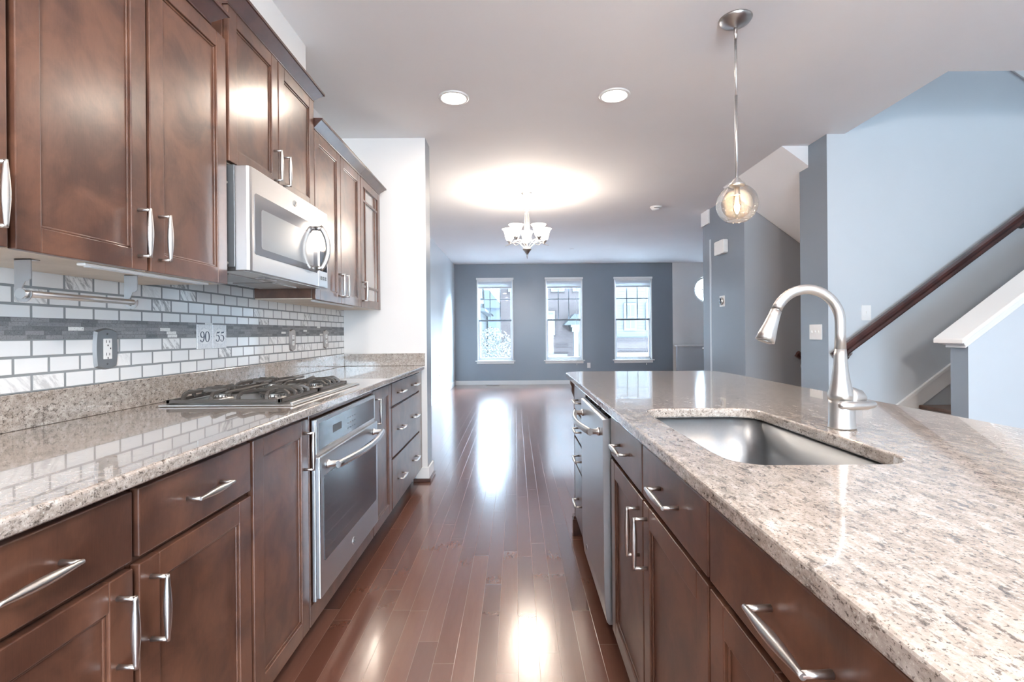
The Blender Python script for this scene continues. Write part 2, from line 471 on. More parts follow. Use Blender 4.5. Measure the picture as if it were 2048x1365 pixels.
# ------------------------------------------------------------------ mesh builder
class MB:
    def __init__(s):
        s.v, s.f, s.mi, s.sm = [], [], [], []

    def add(s, verts, faces, mi=0, smooth=False):
        o = len(s.v)
        s.v += [Vector(p) for p in verts]
        for k, f in enumerate(faces):
            s.f.append([o + i for i in f])
            s.mi.append(mi[k] if isinstance(mi, (list, tuple)) else mi)
            s.sm.append(smooth)
        return s

    def box(s, x0, x1, y0, y1, z0, z1, mi=0, sides=None):
        x0, x1 = min(x0, x1), max(x0, x1)
        y0, y1 = min(y0, y1), max(y0, y1)
        z0, z1 = min(z0, z1), max(z0, z1)
        v = [(x0, y0, z0), (x1, y0, z0), (x1, y1, z0), (x0, y1, z0), (x0, y0, z1), (x1, y0, z1), (x1, y1, z1), (x0, y1, z1)]
        f = [(0, 3, 2, 1), (4, 5, 6, 7), (0, 1, 5, 4), (1, 2, 6, 5), (2, 3, 7, 6), (3, 0, 4, 7)]
        m = [mi] * 6
        if sides:
            key = {'-z': 0, '+z': 1, '-y': 2, '+x': 3, '+y': 4, '-x': 5}
            for k, val in sides.items():
                m[key[k]] = val
        return s.add(v, f, m)

    def hexa(s, bot, top, mi=0):
        f = [(0, 3, 2, 1), (4, 5, 6, 7), (0, 1, 5, 4), (1, 2, 6, 5), (2, 3, 7, 6), (3, 0, 4, 7)]
        return s.add(list(bot) + list(top), f, mi)

    def prism(s, poly, axis, a, b, mi=0, smooth=False):
        """poly in the other two axes (cyclic order x:(y,z) y:(x,z) z:(x,y))"""
        def P(p, t):
            if axis == 'x':
                return (t, p[0], p[1])
            if axis == 'y':
                return (p[0], t, p[1])
            return (p[0], p[1], t)
        n = len(poly)
        area = sum(poly[i][0] * poly[(i + 1) % n][1] - poly[(i + 1) % n][0] * poly[i][1] for i in range(n))
        pl = list(poly) if area > 0 else list(poly)[::-1]
        if axis == 'y':
            a, b = b, a
        v = [P(p, a) for p in pl] + [P(p, b) for p in pl]
        fs = [tuple(range(n))[::-1], tuple(range(n, 2 * n))]
        s.add(v, fs, mi)
        o = len(s.v) - 2 * n
        for i in range(n):
            j = (i + 1) % n
            s.f.append([o + i, o + j, o + n + j, o + n + i])
            s.mi.append(mi)
            s.sm.append(smooth)
        return s

    def plate(s, outer, holes, axis, a, b, mi=0):
        """flat slab with holes, extruded from a to b along axis"""
        def P(p, t):
            if axis == 'x':
                return Vector((t, p[0], p[1]))
            if axis == 'y':
                return Vector((p[0], t, p[1]))
            return Vector((p[0], p[1], t))
        bm = bmesh.new()
        loops = [outer] + list(holes)
        edges = []
        for lp in loops:
            vs = [bm.verts.new((p[0], p[1], 0)) for p in lp]
            for i in range(len(vs)):
                edges.append(bm.edges.new((vs[i], vs[(i + 1) % len(vs)])))
        bmesh.ops.triangle_fill(bm, use_beauty=True, edges=edges, use_dissolve=False)
        bm.verts.index_update()
        pts = [tuple(v.co[:2]) for v in bm.verts]
        tris = [[v.index for v in f.verts] for f in bm.faces]
        bm.free()
        lo, hi = min(a, b), max(a, b)
        s.add([P(p, lo) for p in pts], tris, mi)
        s.add([P(p, hi) for p in pts], tris, mi)
        for lp in loops:
            n = len(lp)
            s.add([P(p, lo) for p in lp] + [P(p, hi) for p in lp], [(i, (i + 1) % n, n + (i + 1) % n, n + i) for i in range(n)], mi)
        s.fixn = True
        return s

    def tube(s, path, radii, seg=12, mi=0, caps=True, flat=1.0, closed=False):
        path = [Vector(p) for p in path]
        n = len(path)
        if not isinstance(radii, (list, tuple)):
            radii = [radii] * n
        t0 = (path[1] - path[0]).normalized()
        up = Vector((0, 0, 1)) if abs(t0.z) < 0.9 else Vector((1, 0, 0))
        nrm = (up - t0 * up.dot(t0)).normalized()
        vs = []
        for i in range(n):
            if closed:
                t = (path[(i + 1) % n] - path[i - 1]).normalized()
            else:
                t = (path[min(i + 1, n - 1)] - path[max(i - 1, 0)]).normalized()
            nrm = (nrm - t * nrm.dot(t)).normalized()
            bn = t.cross(nrm)
            for k in range(seg):
                a = 2 * PI * k / seg
                vs.append(path[i] + nrm * (math.cos(a) * radii[i]) + bn * (math.sin(a) * radii[i] * flat))
        fs = []
        for i in range(n if closed else n - 1):
            j = (i + 1) % n
            for k in range(seg):
                k2 = (k + 1) % seg
                fs.append((i * seg + k, i * seg + k2, j * seg + k2, j * seg + k))
        s.add(vs, fs, mi, True)
        if caps and not closed:
            o = len(s.v) - len(vs)
            s.f.append([o + k for k in range(seg)][::-1]); s.mi.append(mi); s.sm.append(False)
            s.f.append([o + (n - 1) * seg + k for k in range(seg)]); s.mi.append(mi); s.sm.append(False)
        return s

    def lathe(s, prof, c=(0, 0, 0), seg=32, mi=0, axis='z', smooth=True):
        """prof: list of (r, h)"""
        vs, fs = [], []
        for r, h in prof:
            for k in range(seg):
                a = 2 * PI * k / seg
                p = (r * math.cos(a), r * math.sin(a), h)
                if axis == 'x':
                    p = (h, p[0], p[1])
                if axis == 'y':
                    p = (p[1], h, p[0])
                vs.append((c[0] + p[0], c[1] + p[1], c[2] + p[2]))
        for i in range(len(prof) - 1):
            for k in range(seg):
                k2 = (k + 1) % seg
                fs.append((i * seg + k, i * seg + k2, (i + 1) * seg + k2, (i + 1) * seg + k))
        s.add(vs, fs, mi, smooth)
        o = len(s.v) - len(vs)
        if prof[0][0] > 1e-5:
            s.f.append([o + k for k in range(seg)][::-1]); s.mi.append(mi); s.sm.append(False)
        if prof[-1][0] > 1e-5:
            s.f.append([o + (len(prof) - 1) * seg + k for k in range(seg)]); s.mi.append(mi); s.sm.append(False)
        return s

    def build(s, name, mats, parent=None, origin=None, bevel=0.0, seg=2):
        if not isinstance(mats, (list, tuple)):
            mats = [mats]
        if parent is not None:
            org = wloc(parent)
        elif origin is not None:
            org = Vector(origin)
        else:
            xs = [p.x for p in s.v]; ys = [p.y for p in s.v]; zs = [p.z for p in s.v]
            org = Vector(((min(xs) + max(xs)) / 2, (min(ys) + max(ys)) / 2, min(zs)))
        me = bpy.data.meshes.new(name)
        me.from_pydata([tuple(p - org) for p in s.v], [], s.f)
        for m in mats:
            me.materials.append(m)
        for i, p in enumerate(me.polygons):
            p.material_index = s.mi[i]
            p.use_smooth = s.sm[i]
        bm = bmesh.new()
        bm.from_mesh(me)
        if getattr(s, 'fixn', False):
            bmesh.ops.remove_doubles(bm, verts=bm.verts, dist=1e-6)
        bmesh.ops.recalc_face_normals(bm, faces=bm.faces)
        bm.to_mesh(me)
        bm.free()
        o = bpy.data.objects.new(name, me)
        COL.objects.link(o)
        if parent is not None:
            o.parent = parent
        else:
            o.location = org
        if bevel:
            b = o.modifiers.new('bevel', 'BEVEL')
            b.width = bevel
            b.segments = seg
            b.limit_method = 'ANGLE'
            b.angle_limit = 0.7
        return o


def wloc(o):
    p = Vector(o.location)
    while o.parent is not None:
        o = o.parent
        p = p + Vector(o.location)
    return p


def thing(name, label, cat, loc, group=None):
    o = bpy.data.objects.new(name, None)
    o.empty_display_size = 0.1
    COL.objects.link(o)
    o.location = loc
    return tag(o, label, cat, group)


def tag(o, label, cat, group=None, kind=None):
    if label:
        o['label'] = label
    if cat:
        o['category'] = cat
    if group:
        o['group'] = group
    if kind:
        o['kind'] = kind
    return o


def struct(o, label=None):
    o['kind'] = 'structure'
    if label:
        o['label'] = label
    return o


def copy_tree(o, parent=None, loc=None):
    c = o.copy()
    COL.objects.link(c)
    if parent is not None:
        c.parent = parent
    if loc is not None:
        c.location = loc
    for ch in list(o.children):
        copy_tree(ch, c)
    return c


def rrect(x0, x1, y0, y1, r, n=6):
    pts = []
    for cx, cy, a0 in ((x1 - r, y1 - r, 0), (x0 + r, y1 - r, PI / 2), (x0 + r, y0 + r, PI), (x1 - r, y0 + r, 1.5 * PI)):
        for k in range(n + 1):
            a = a0 + PI / 2 * k / n
            pts.append((cx + r * math.cos(a), cy + r * math.sin(a)))
    return pts


# ------------------------------------------------------------------ setting: shell
ZC = 2.743
WX = -1.378          # left wall face
YB = 11.25           # far wall face
YR = -2.55           # rear wall face
XR = 4.6             # right limit

o = MB().box(WX - 0.12, XR + 0.12, YR - 0.12, YB + 0.15, -0.12, 0).build('floor', M['floor'])
struct(o, 'glossy reddish brown hand scraped hardwood plank floor')
mb = MB().plate([(WX - .12, YR - .12), (XR + .12, YR - .12), (XR + .12, YB + .15), (WX - .12, YB + .15)],
                [[(2.635, 3.0), (4.55, 3.0), (4.55, 3.945), (2.635, 3.945)]], 'z', ZC, ZC + 0.25)
struct(mb.build('ceiling', M['ceiling']), 'smooth white ceiling')

mb = MB().box(WX - 0.12, WX, YR - 0.12, 3.96, 0, ZC, 0).box(WX - 0.12, WX, 3.96, YB + 0.15, 0, ZC, 1)
struct(mb.build('wall_left', [M['white_wall'], M['living_wall']]))
mb = MB().box(XR, XR + 0.12, YR - 0.12, YB + 0.15, 0, 5.2)
struct(mb.build('wall_right', M['pale_wall']))
# stub wall at the end of the kitchen run
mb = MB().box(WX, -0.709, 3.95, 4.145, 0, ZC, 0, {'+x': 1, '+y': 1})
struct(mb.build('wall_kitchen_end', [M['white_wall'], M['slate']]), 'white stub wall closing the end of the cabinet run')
# chase over the wall cabinets
mb = MB().box(WX, -1.123, YR, 2.68, 2.42, ZC)
struct(mb.build('wall_bulkhead', M['white_wall']), 'white boxed bulkhead above the wall cabinets')

# far wall with three windows and the round one
WINS = [(-0.885, -0.035), (0.672, 1.540), (2.235, 3.115)]
WZ0, WZ1 = 0.55, 2.43
holes = [[(a + .03, WZ0), (b - .03, WZ0), (b - .03, WZ1 - .03), (a + .03, WZ1 - .03)] for a, b in WINS]
mb = MB().plate([(WX, 0), (3.575, 0), (3.575, ZC), (WX, ZC)], holes, 'y', YB, YB + 0.15)
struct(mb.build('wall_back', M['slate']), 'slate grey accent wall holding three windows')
cx, cz, cr = 4.36, 2.13, 0.30
circ = [(cx + cr * math.cos(2 * PI * k / 40), cz + cr * math.sin(2 * PI * k / 40)) for k in range(40)]
mb = MB().plate([(3.575, 0), (XR, 0), (XR, ZC), (3.575, ZC)], [[p for p in circ if p[0] < XR - 0.01]] if cx + cr < XR else [[(min(p[0], XR - .02), p[1]) for p in circ]], 'y', YB, YB + 0.15)
struct(mb.build('wall_back_right', M['white_wall']), 'white far wall section with the round window')

# rear wall (behind the camera) with a wide patio door opening
DX0, DX1, DZ = 0.2, 2.0, 2.15
mb = MB().plate([(WX, 0), (DX0, 0), (DX0, DZ), (DX1, DZ), (DX1, 0), (XR, 0), (XR, ZC), (WX, ZC)], [], 'y', YR - 0.12, YR)
struct(mb.build('wall_rear', M['pale_wall']))
mb = MB()
for x in (DX0, (DX0 + DX1) / 2 - .03, DX1 - .06):
    mb.box(x, x + 0.06, YR - 0.09, YR - 0.03, 0, DZ)
mb.box(DX0, DX1, YR - .09, YR - .03, DZ - .07, DZ).box(DX0, DX1, YR - .09, YR - .03, 0, .08)
struct(mb.build('door_1', M['vinyl']), 'white framed patio door')

# pillar 1 + wall beside the stairs, pillar 2
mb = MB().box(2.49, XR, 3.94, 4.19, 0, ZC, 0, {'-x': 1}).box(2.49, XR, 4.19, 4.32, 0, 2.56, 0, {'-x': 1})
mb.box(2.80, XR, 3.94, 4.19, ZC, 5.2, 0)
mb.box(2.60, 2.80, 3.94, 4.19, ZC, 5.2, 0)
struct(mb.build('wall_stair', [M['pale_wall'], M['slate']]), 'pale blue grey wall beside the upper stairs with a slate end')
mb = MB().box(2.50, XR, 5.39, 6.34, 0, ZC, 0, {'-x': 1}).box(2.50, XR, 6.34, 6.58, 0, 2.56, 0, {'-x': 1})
struct(mb.build('wall_hall', [M['shaded_wall'], M['slate']]), 'light grey wall block, shade put into its colour, beyond the second stair with a slate side')
# sloping undersides of the upper flight
mb = MB().prism([(2.27, ZC), (3.9, ZC - 1.63 * 0.74), (3.9, ZC)], 'y', 4.195, 5.385)
struct(mb.build('ceiling_slope', M['ceiling']))
struct(MB().box(2.485, 3.9, 6.345, 6.60, 2.565, ZC).build('ceiling_header', M['ceiling']))
# shaft above the open stairs
mb = MB().box(2.52, 2.635, 3.0, 3.94, ZC + .25, 5.2).box(2.52, XR, 2.9, 3.0, ZC + .25, 5.2)
struct(mb.build('wall_stairwell', M['pale_wall']))
struct(MB().box(2.5, XR + .1, 2.88, 4.2, 5.2, 5.3).build('ceiling_stairwell', M['ceiling']))
light('stairwell_fill', 'POINT', (3.7, 3.4, 4.4), 14, (.80, .91, 1.0), .15)  # added point light without fixture, standing in for daylight from upstairs
# thin corner bead on the far pillar
struct(MB().box(2.494, 2.50, 6.30, 6.345, 0, 2.35).build('trim_1', M['pale_wall']))

# baseboards
def base(name, x0, x1, y0, y1, h=0.095):
    struct(MB().box(x0, x1, y0, y1, 0, h).build(name, M['trim'], bevel=0.004))
base('baseboard_back', WX + .014, 3.575, YB - 0.014, YB)
base('baseboard_left', WX, WX + 0.014, 4.16, YB - .014, 0.11)
mb = MB().box(-0.80, -0.695, 3.936, 3.95, 0.025, 0.115).box(-0.709, -0.695, 3.95, 4.159, 0.025, 0.115)
mb.box(WX + .015, -0.695, 4.145, 4.159, 0.025, 0.115)
struct(mb.build('baseboard_kitchen_end', M['trim'], bevel=0.003))
mb = MB().box(-0.82, -0.683, 3.924, 3.945, 0, 0.026).box(-0.703, -0.683, 3.945, 4.17, 0, 0.026)
struct(mb.build('trim_2', M['wood_dark'], bevel=0.004))
base('baseboard_pillar', 2.476, 2.49, 3.94, 4.32)
base('baseboard_hall', 2.486, 2.50, 5.39, 6.58)

# ------------------------------------------------------------------ windows
def window(n, x0, x1, label):
    r = bpy.data.objects.new('window_%d' % n, None)
    COL.objects.link(r)
    r.location = ((x0 + x1) / 2, YB, WZ0)
    struct(r, label)
    a, b = x0 + 0.03, x1 - 0.03
    # casing: thin sides, head, and the stool and apron below
    mb = MB().box(x0 + .012, a + .004, YB - .012, YB + .06, WZ0, WZ1).box(b - .004, x1 - .012, YB - .012, YB + .06, WZ0, WZ1)
    mb.box(x0 + .0, x1 - .0, YB - .03, YB + .06, WZ1 - .045, WZ1)
    mb.build('casing', M['trim'], r, bevel=.003)
    mb = MB().box(x0 - .03, x1 + .03, YB - .06, YB + .06, WZ0 - .022, WZ0 + .002).box(x0, x1, YB - .02, YB - .001, WZ0 - .075, WZ0 - .022)
    mb.build('sill', M['trim'], r, bevel=.005)
    ia, ib = a + .004, b - .004
    zm = 1.465
    mb = MB()   # outer vinyl frame
    mb.box(ia, ia + .022, YB + .03, YB + .12, WZ0, WZ1 - .04).box(ib - .022, ib, YB + .03, YB + .12, WZ0, WZ1 - .04)
    mb.box(ia, ib, YB + .03, YB + .12, WZ0, WZ0 + .035).box(ia, ib, YB + .03, YB + .12, WZ1 - .075, WZ1 - .04)
    mb.build('window_frame', M['vinyl'], r, bevel=.003)
    ja, jb = ia + .022, ib - .022
    for nm, z0, z1, yy in (('lower_sash', WZ0 + .035, zm + .02, YB + .045), ('upper_sash', zm - .02, WZ1 - .075, YB + .085)):
        mb = MB().box(ja, ja + .022, yy, yy + .03, z0, z1).box(jb - .022, jb, yy, yy + .03, z0, z1)
        mb.box(ja, jb, yy, yy + .03, z0, z0 + .035).box(ja, jb, yy, yy + .03, z1 - .03, z1)
        s_ = mb.build(nm, M['vinyl'], r, bevel=.003)
        MB().box(ja + .022, jb - .022, yy + .012, yy + .016, z0 + .035, z1 - .03).build('pane', M['glass'], s_)
    # dark meeting rail and muntins in the upper sash
    MB().box(ja, jb, YB + .036, YB + .045, zm - .022, zm + .020).build('meeting_rail', M['muntin'], r, bevel=.002)
    mb = MB()
    for k in (1, 2):
        x = ja + .022 + (jb - ja - .044) * k / 3
        mb.box(x - .010, x + .010, YB + .088, YB + .096, zm, WZ1 - .1)
    mb.box(ja + .022, jb - .022, YB + .0885, YB + .0955, 1.933, 1.953)
    mb.build('muntin', M['muntin'], r)
    return r

window(1, *WINS[0], 'left of the three tall white windows, tree outside')
window(2, *WINS[1], 'middle of the three tall white windows, brick house outside')
window(3, *WINS[2], 'right of the three tall white windows, pale siding outside')
for k, (a, b) in enumerate(WINS):
    lab = ['raised white cellular shade at the top of the left window', 'raised white cellular shade at the top of the middle window',
           'raised white cellular shade at the top of the right window'][k]
    r = thing('window_shade', lab, 'window shade', ((a + b) / 2, YB + .01, 2.2), 'raised window shades')
    MB().box(a + .045, b - .045, YB - .008, YB + .028, 2.345, 2.384).build('headrail', M['plastic'], r, bevel=.003)
    mb = MB()
    for j in range(6):
        z = 2.345 - .022 * j
        mb.prism([(YB - .006, z), (YB + .010, z - .011), (YB + .026, z), (YB + .024, z - .001), (YB + .010, z - .022), (YB - .004, z - .001)], 'x', a + .05, b - .05)
    mb.box(a + .05, b - .05, YB - .002, YB + .022, 2.192, 2.214)
    mb.build('cell_stack', M['blind'], r)
    if k:
        MB().tube([(b - .16, YB - .065, 2.2), (b - .16, YB - .066, .47)], .0018, 6).lathe([(.004, 0), (.009, .01), (.006, .04), (.002, .045)], (b - .16, YB - .066, .43), 10).build('pull_cord', M['plastic'], r)
# round window
r = bpy.data.objects.new('window_4', None); COL.objects.link(r); r.location = (cx, YB, cz - cr); struct(r, 'round white window high on the far stair wall')
ring = [(min(cx + .275 * math.cos(2 * PI * k / 40), XR - .03), YB + .05, cz + .275 * math.sin(2 * PI * k / 40)) for k in range(40)]
MB().tube(ring, .022, 8, closed=True).build('window_frame', M['trim'], r)
mb = MB().box(cx - .27, cx + .2, YB + .045, YB + .06, cz - .008, cz + .008).box(cx - .008, cx + .008, YB + .045, YB + .06, cz - .27, cz + .27)
mb.tube([(cx + .09 * math.cos(2 * PI * k / 24), YB + .052, cz + .09 * math.sin(2 * PI * k / 24)) for k in range(24)], .008, 6, closed=True)
mb.build('muntin', M['muntin'], r)
MB().lathe([(0, 0), (.27, 0)], (cx, YB + .065, cz), 40, axis='y').build('pane', M['glass'], r)

# half wall by the entry stair, far right
r = thing('half_wall', 'low pale blue half wall with white cap at the far stair, below the round window', 'half wall', (4.1, 11.1, 0))
MB().box(3.60, XR - .005, 11.02, 11.12, 0, .845).build('wall_body', M['pale_wall'], r)
MB().box(3.58, XR - .005, 10.99, 11.15, .845, .875).build('cap', M['trim'], r, bevel=.004)
r = thing('newel_post', 'short pale newel post with a white cap in front of the far half wall', 'newel post', (4.2, 10.6, 0))
MB().box(4.03, XR - .005, 10.4, 10.52, 0, .80).build('post_body', M['pale_wall'], r)
MB().box(3.98, XR - .005, 10.36, 10.56, .80, .835).build('cap', M['trim'], r, bevel=.004)

# ------------------------------------------------------------------ stairs by the island
r = thing('knee_wall', 'sloped knee wall of the stairs with a broad white cap, right of the island', 'knee wall', (3.3, 3.06, 0))
SL = 0.75
z0k = 1.095
poly = [(2.742, 0), (XR - .005, 0), (XR - .005, z0k + SL * (XR - 2.742)), (2.742, z0k)]
mb = MB()
n0 = len(mb.v)
mb.prism(poly, 'y', 3.0, 3.122)
mb.mi = [1 if all(abs(mb.v[i].x - 2.742) < 1e-4 for i in f) else 0 for f in mb.f]
mb.build('wall_body', [M['pale_wall'], M['slate']], r)

def sloped(mb, x0, x1, zc0, t0, t1, ya, yb, mi=0):
    """board following the stair slope, t0..t1 above the line"""
    mb.prism([(x0, zc0 + t0 + SL * (x0 - 2.742)), (x1, zc0 + t0 + SL * (x1 - 2.742)), (x1, zc0 + t1 + SL * (x1 - 2.742)), (x0, zc0 + t1 + SL * (x0 - 2.742))], 'y', ya, yb, mi)
mb = MB()
sloped(mb, 2.672, XR - .01, z0k, 0.048, 0.078, 2.955, 3.170)
mb.build('cap', M['trim'], r, bevel=.006)
mb = MB()
sloped(mb, 2.692, XR - .01, z0k, 0.028, 0.048, 2.970, 3.155)
sloped(mb, 2.708, XR - .01, z0k, 0.010, 0.028, 2.982, 3.142)
sloped(mb, 2.720, XR - .01, z0k, -0.014, 0.010, 2.990, 3.133)
mb.build('cap_moulding', M['trim'], r, bevel=.003)

r = thing('staircase', 'white staircase with dark wood treads rising behind the knee wall', 'staircase', (3.4, 3.53, 0))
RUN = 0.257
mb = MB()
for n in range(1, 8):
    x = 2.70 + RUN * (n - 1)
    mb.box(x, XR - .02, 3.125, 3.925, .194 * (n - 1), .194 * n - .028)
mb.build('risers', M['trim'], r)
for n in range(1, 8):
    x = 2.70 + RUN * (n - 1)
    MB().box(x - .028, min(x + RUN + .01, XR - .02), 3.125, 3.922, .194 * n - .028, .194 * n).build('tread', M['tread'], r, bevel=.009, seg=3)
mb = MB()
mb.prism([(2.62, 0.13), (2.62, 0.26), (XR - .01, 0.26 + .75 * (XR - .01 - 2.62)), (XR - .01, .13 + .75 * (XR - .01 - 2.62))], 'y', 3.922, 3.938)
mb.prism([(2.62, 0.255), (2.62, 0.285), (XR - .01, 0.285 + .75 * (XR - .01 - 2.62)), (XR - .01, .255 + .75 * (XR - .01 - 2.62))], 'y', 3.914, 3.938)
mb.build('skirt_board', M['trim'], r, bevel=.002)

def rail_profile(mb, p0, p1, hw=.029, hh=.036):
    p0, p1 = Vector(p0), Vector(p1)
    d = (p1 - p0).normalized()
    sx = Vector((0, 1, 0))
    up = d.cross(sx)
    if up.z < 0:
        up = -up
    prof = [(-.6, -1), (.6, -1), (.85, -.7), (.7, -.25), (1, .15), (.95, .6), (.55, .95), (-.55, .95), (-.95, .6), (-1, .15), (-.7, -.25), (-.85, -.7)]
    vs = [p0 + sx * (a * hw) + up * (b * hh) for a, b in prof] + [p1 + sx * (a * hw) + up * (b * hh) for a, b in prof]
    n = len(prof)
    fs = [(i, (i + 1) % n, n + (i + 1) % n, n + i) for i in range(n)] + [tuple(range(n))[::-1], tuple(range(n, 2 * n))]
    mb.add(vs, fs)

def bracket(mb, x, z, y_wall, y_rail):
    mb.lathe([(.0, -.012), (.03, -.012), (.028, -.004), (.012, 0)], (x, y_wall, z - .09), 16, axis='y')
    mb.tube([(x, y_wall - .01, z - .09), (x, y_wall - .045, z - .09), (x, y_rail, z - .07), (x, y_rail, z - .035)], .007, 8)

r = thing('handrail', 'dark wooden handrail climbing the pale wall above the stairs', 'handrail', (3.3, 3.87, 1.2))
mb = MB(); rail_profile(mb, (2.50, 3.865, 0.975), (4.2, 3.865, 0.975 + 1.7 * .735), .031, .040)
mb.build('rail', M['rail'], r)
for x in (2.62, 4.02):
    mb = MB(); bracket(mb, x, .975 + (x - 2.5) * .735, 3.938, 3.865)
    mb.build('bracket', M['nickel_dark'], r)
r = thing('handrail', 'short end of a dark handrail peeking past the slate pillar edge', 'handrail', (2.7, 5.3, .9))
mb = MB(); rail_profile(mb, (3.03, 5.33, 0.93), (4.0, 5.33, .28), .028, .034)
mb.build('rail', M['rail'], r)
mb = MB(); bracket(mb, 3.12, .88, 5.388, 5.33)
mb.build('bracket', M['nickel_dark'], r)
mb = MB().prism([(3.86, 3.30), (XR - .01, 2.80), (XR - .01, 2.87), (3.93, 3.33)], 'y', 3.926, 3.938)
struct(mb.build('trim_3', M['trim']))

# ------------------------------------------------------------------ cabinet hardware
def pull_mesh():
    mb = MB()
    L = 0.064
    for s in (-1, 1):
        mb.tube([(0.0, s * L, 0), (0.018, s * L, 0), (0.0335, s * L, 0)], [.0052, .0043, .0043], 10)
    pts, rad = [], []
    for k in range(17):
        t = -1 + 2 * k / 16
        pts.append((.0335, t * (L + .004), 0))
        rad.append(.0040 + .0042 * (math.cos(t * PI / 2) ** 1.3))
    mb.tube(pts, rad, 12)
    o = mb.build('handle', M['nickel'], origin=(0, 0, 0))
    me = o.data
    bpy.data.objects.remove(o)
    return me
PULL = pull_mesh()

def pull(parent, x, y, z, s, vertical):
    o = bpy.data.objects.new('handle', PULL)
    COL.objects.link(o)
    o.parent = parent
    o.location = Vector((x, y, z)) - wloc(parent)
    m = Matrix.Rotation(0 if s > 0 else PI, 3, 'Z') @ Matrix.Rotation(PI / 2 if vertical else 0, 3, 'X')
    o.rotation_euler = m.to_euler()
    o['label'] = 'satin nickel pull' 
    return o

FR = 0.056
def door(parent, xd, s, y0, y1, z0, z1, handle=None, name='door', fr=FR):
    th = .020
    xi = xd - s * th
    mb = MB()
    mb.box(xi, xd, y0, y0 + fr, z0, z1).box(xi, xd, y1 - fr, y1, z0, z1)
    mb.box(xi, xd - s * .0002, y0 + fr, y1 - fr, z0, z0 + fr).box(xi, xd - s * .0002, y0 + fr, y1 - fr, z1 - fr, z1)
    mb.box(xi + s * .002, xd - s * .010, y0 + fr - .002, y1 - fr + .002, z0 + fr - .002, z1 - fr + .002)
    # small inner bead
    b = .007
    for (a0, a1, c0, c1) in ((y0 + fr, y0 + fr + b, z0 + fr, z1 - fr), (y1 - fr - b, y1 - fr, z0 + fr, z1 - fr),
                             (y0 + fr, y1 - fr, z0 + fr, z0 + fr + b), (y0 + fr, y1 - fr, z1 - fr - b, z1 - fr)):
        mb.box(xd - s * .011, xd - s * .006, a0, a1, c0, c1)
    d = mb.build(name, M['wood'], parent, bevel=.0022)
    if handle:
        pull(d, xd, handle[0], handle[1], s, True)
    return d

def drawer(parent, xd, s, y0, y1, z0, z1, pulls=None):
    d = MB().box(xd - s * .020, xd, y0, y1, z0, z1).build('drawer', M['wood'], parent, bevel=.003)
    for y in (pulls if pulls is not None else [(y0 + y1) / 2]):
        pull(d, xd, y, (z0 + z1) / 2, s, False)
    return d

XD = -0.748      # left base door plane
def base_cab(label, s, xd, xback, y0, y1, toe=True, body_z1=.893, group=None):
    r = thing('base_cabinet', label, 'cabinet', ((xd + xback) / 2, (y0 + y1) / 2, 0), group)
    MB().box(xback, xd - s * .021, y0 + .0005, y1 - .0005, .112, body_z1).build('cabinet_body', M['wood'], r, bevel=.001)
    MB().box(xback, xd - s * .096, y0 + .0005, y1 - .0005, 0, .112).build('toe_kick', M['wood_dark'], r)
    return r
GL = 'base cabinets along the tiled wall'
XB = WX + .003
r = base_cab('base cabinet at the left photo edge, drawer over door, nearest on the tiled side', 1, XD, XB, .52, .969, group=GL)
drawer(r, XD, 1, .53, .963, .742, .878)
door(r, XD, 1, .53, .963, .12, .728, (.925, .625))
r = base_cab('base cabinet with one drawer and one door left of the tall plain door cabinet', 1, XD, XB, .970, 1.399, group=GL)
drawer(r, XD, 1, .980, 1.392, .742, .878)
door(r, XD, 1, .980, 1.392, .12, .728, (1.010, .625))
r = base_cab('narrow base cabinet with one full-height door just left of the oven', 1, XD, XB, 1.400, 1.785, group=GL)
door(r, XD, 1, 1.408, 1.778, .12, .878, (1.742, .768))
r = base_cab('oven cabinet framing the stainless wall oven below the cooktop', 1, XD + .002, XB, 1.786, 2.574, group=GL)
mb = MB().box(XD - .02, XD, 1.786, 2.574, .12, .195).box(XD - .02, XD, 1.786, 2.574, .872, .893)
mb.box(XD - .02, XD, 1.786, 1.796, .195, .872).box(XD - .02, XD, 2.557, 2.574, .195, .872)
mb.build('face_frame', M['wood'], r, bevel=.002)
r = base_cab('slim base cabinet with a full-height door just beyond the oven', 1, XD, XB, 2.575, 2.972, group=GL)
door(r, XD, 1, 2.583, 2.964, .12, .878, (2.620, .768))
r = base_cab('wide three-drawer base cabinet at the far end against the stub wall', 1, XD, XB, 2.973, 3.932, group=GL)
for z0, z1 in ((.742, .878), (.430, .728), (.120, .416)):
    drawer(r, XD, 1, 2.982, 3.822, z0, z1, [3.185, 3.62])
MB().box(XD - .02, XD - .002, 3.826, 3.932, .12, .885).build('filler_strip', M['wood'], r)

# ------------------------------------------------------------------ wall oven
OX = -0.728
r = thing('wall_oven', 'stainless built-in oven with dark glass door under the gas cooktop', 'oven', (OX, 2.175, .20))
MB().box(XD + .003, OX - .004, 1.797, 2.556, .206, .868).build('oven_body', M['steel_v'], r, bevel=.002)
MB().box(OX - .004, OX, 1.800, 2.553, .742, .866).build('control_panel', M['steel'], r, bevel=.0015)
cp = [c for c in r.children if c.name.startswith('control_panel')][0]
MB().prism(rrect(1.825, 2.530, .752, .852, .008), 'x', OX, OX + .0012).build('control_glass', M['black_glass'], cp)
mb = MB()
for j in range(3):
    for k in range(4):
        mb.box(OX + .0012, OX + .0016, 2.13 + .03 * k, 2.143 + .03 * k, .772 + .022 * j, .776 + .022 * j)
mb.box(OX + .0012, OX + .0016, 1.96, 2.06, .79, .82)
mb.build('control_marks', M['grey_metal'], cp)
d = MB().box(OX - .006, OX + .012, 1.800, 2.553, .214, .732).build('oven_door', M['steel_v'], r, bevel=.004)
MB().prism(rrect(1.835, 2.518, .338, .655, .012), 'x', OX + .012, OX + .0135).build('door_glass', M['black_glass'], d)
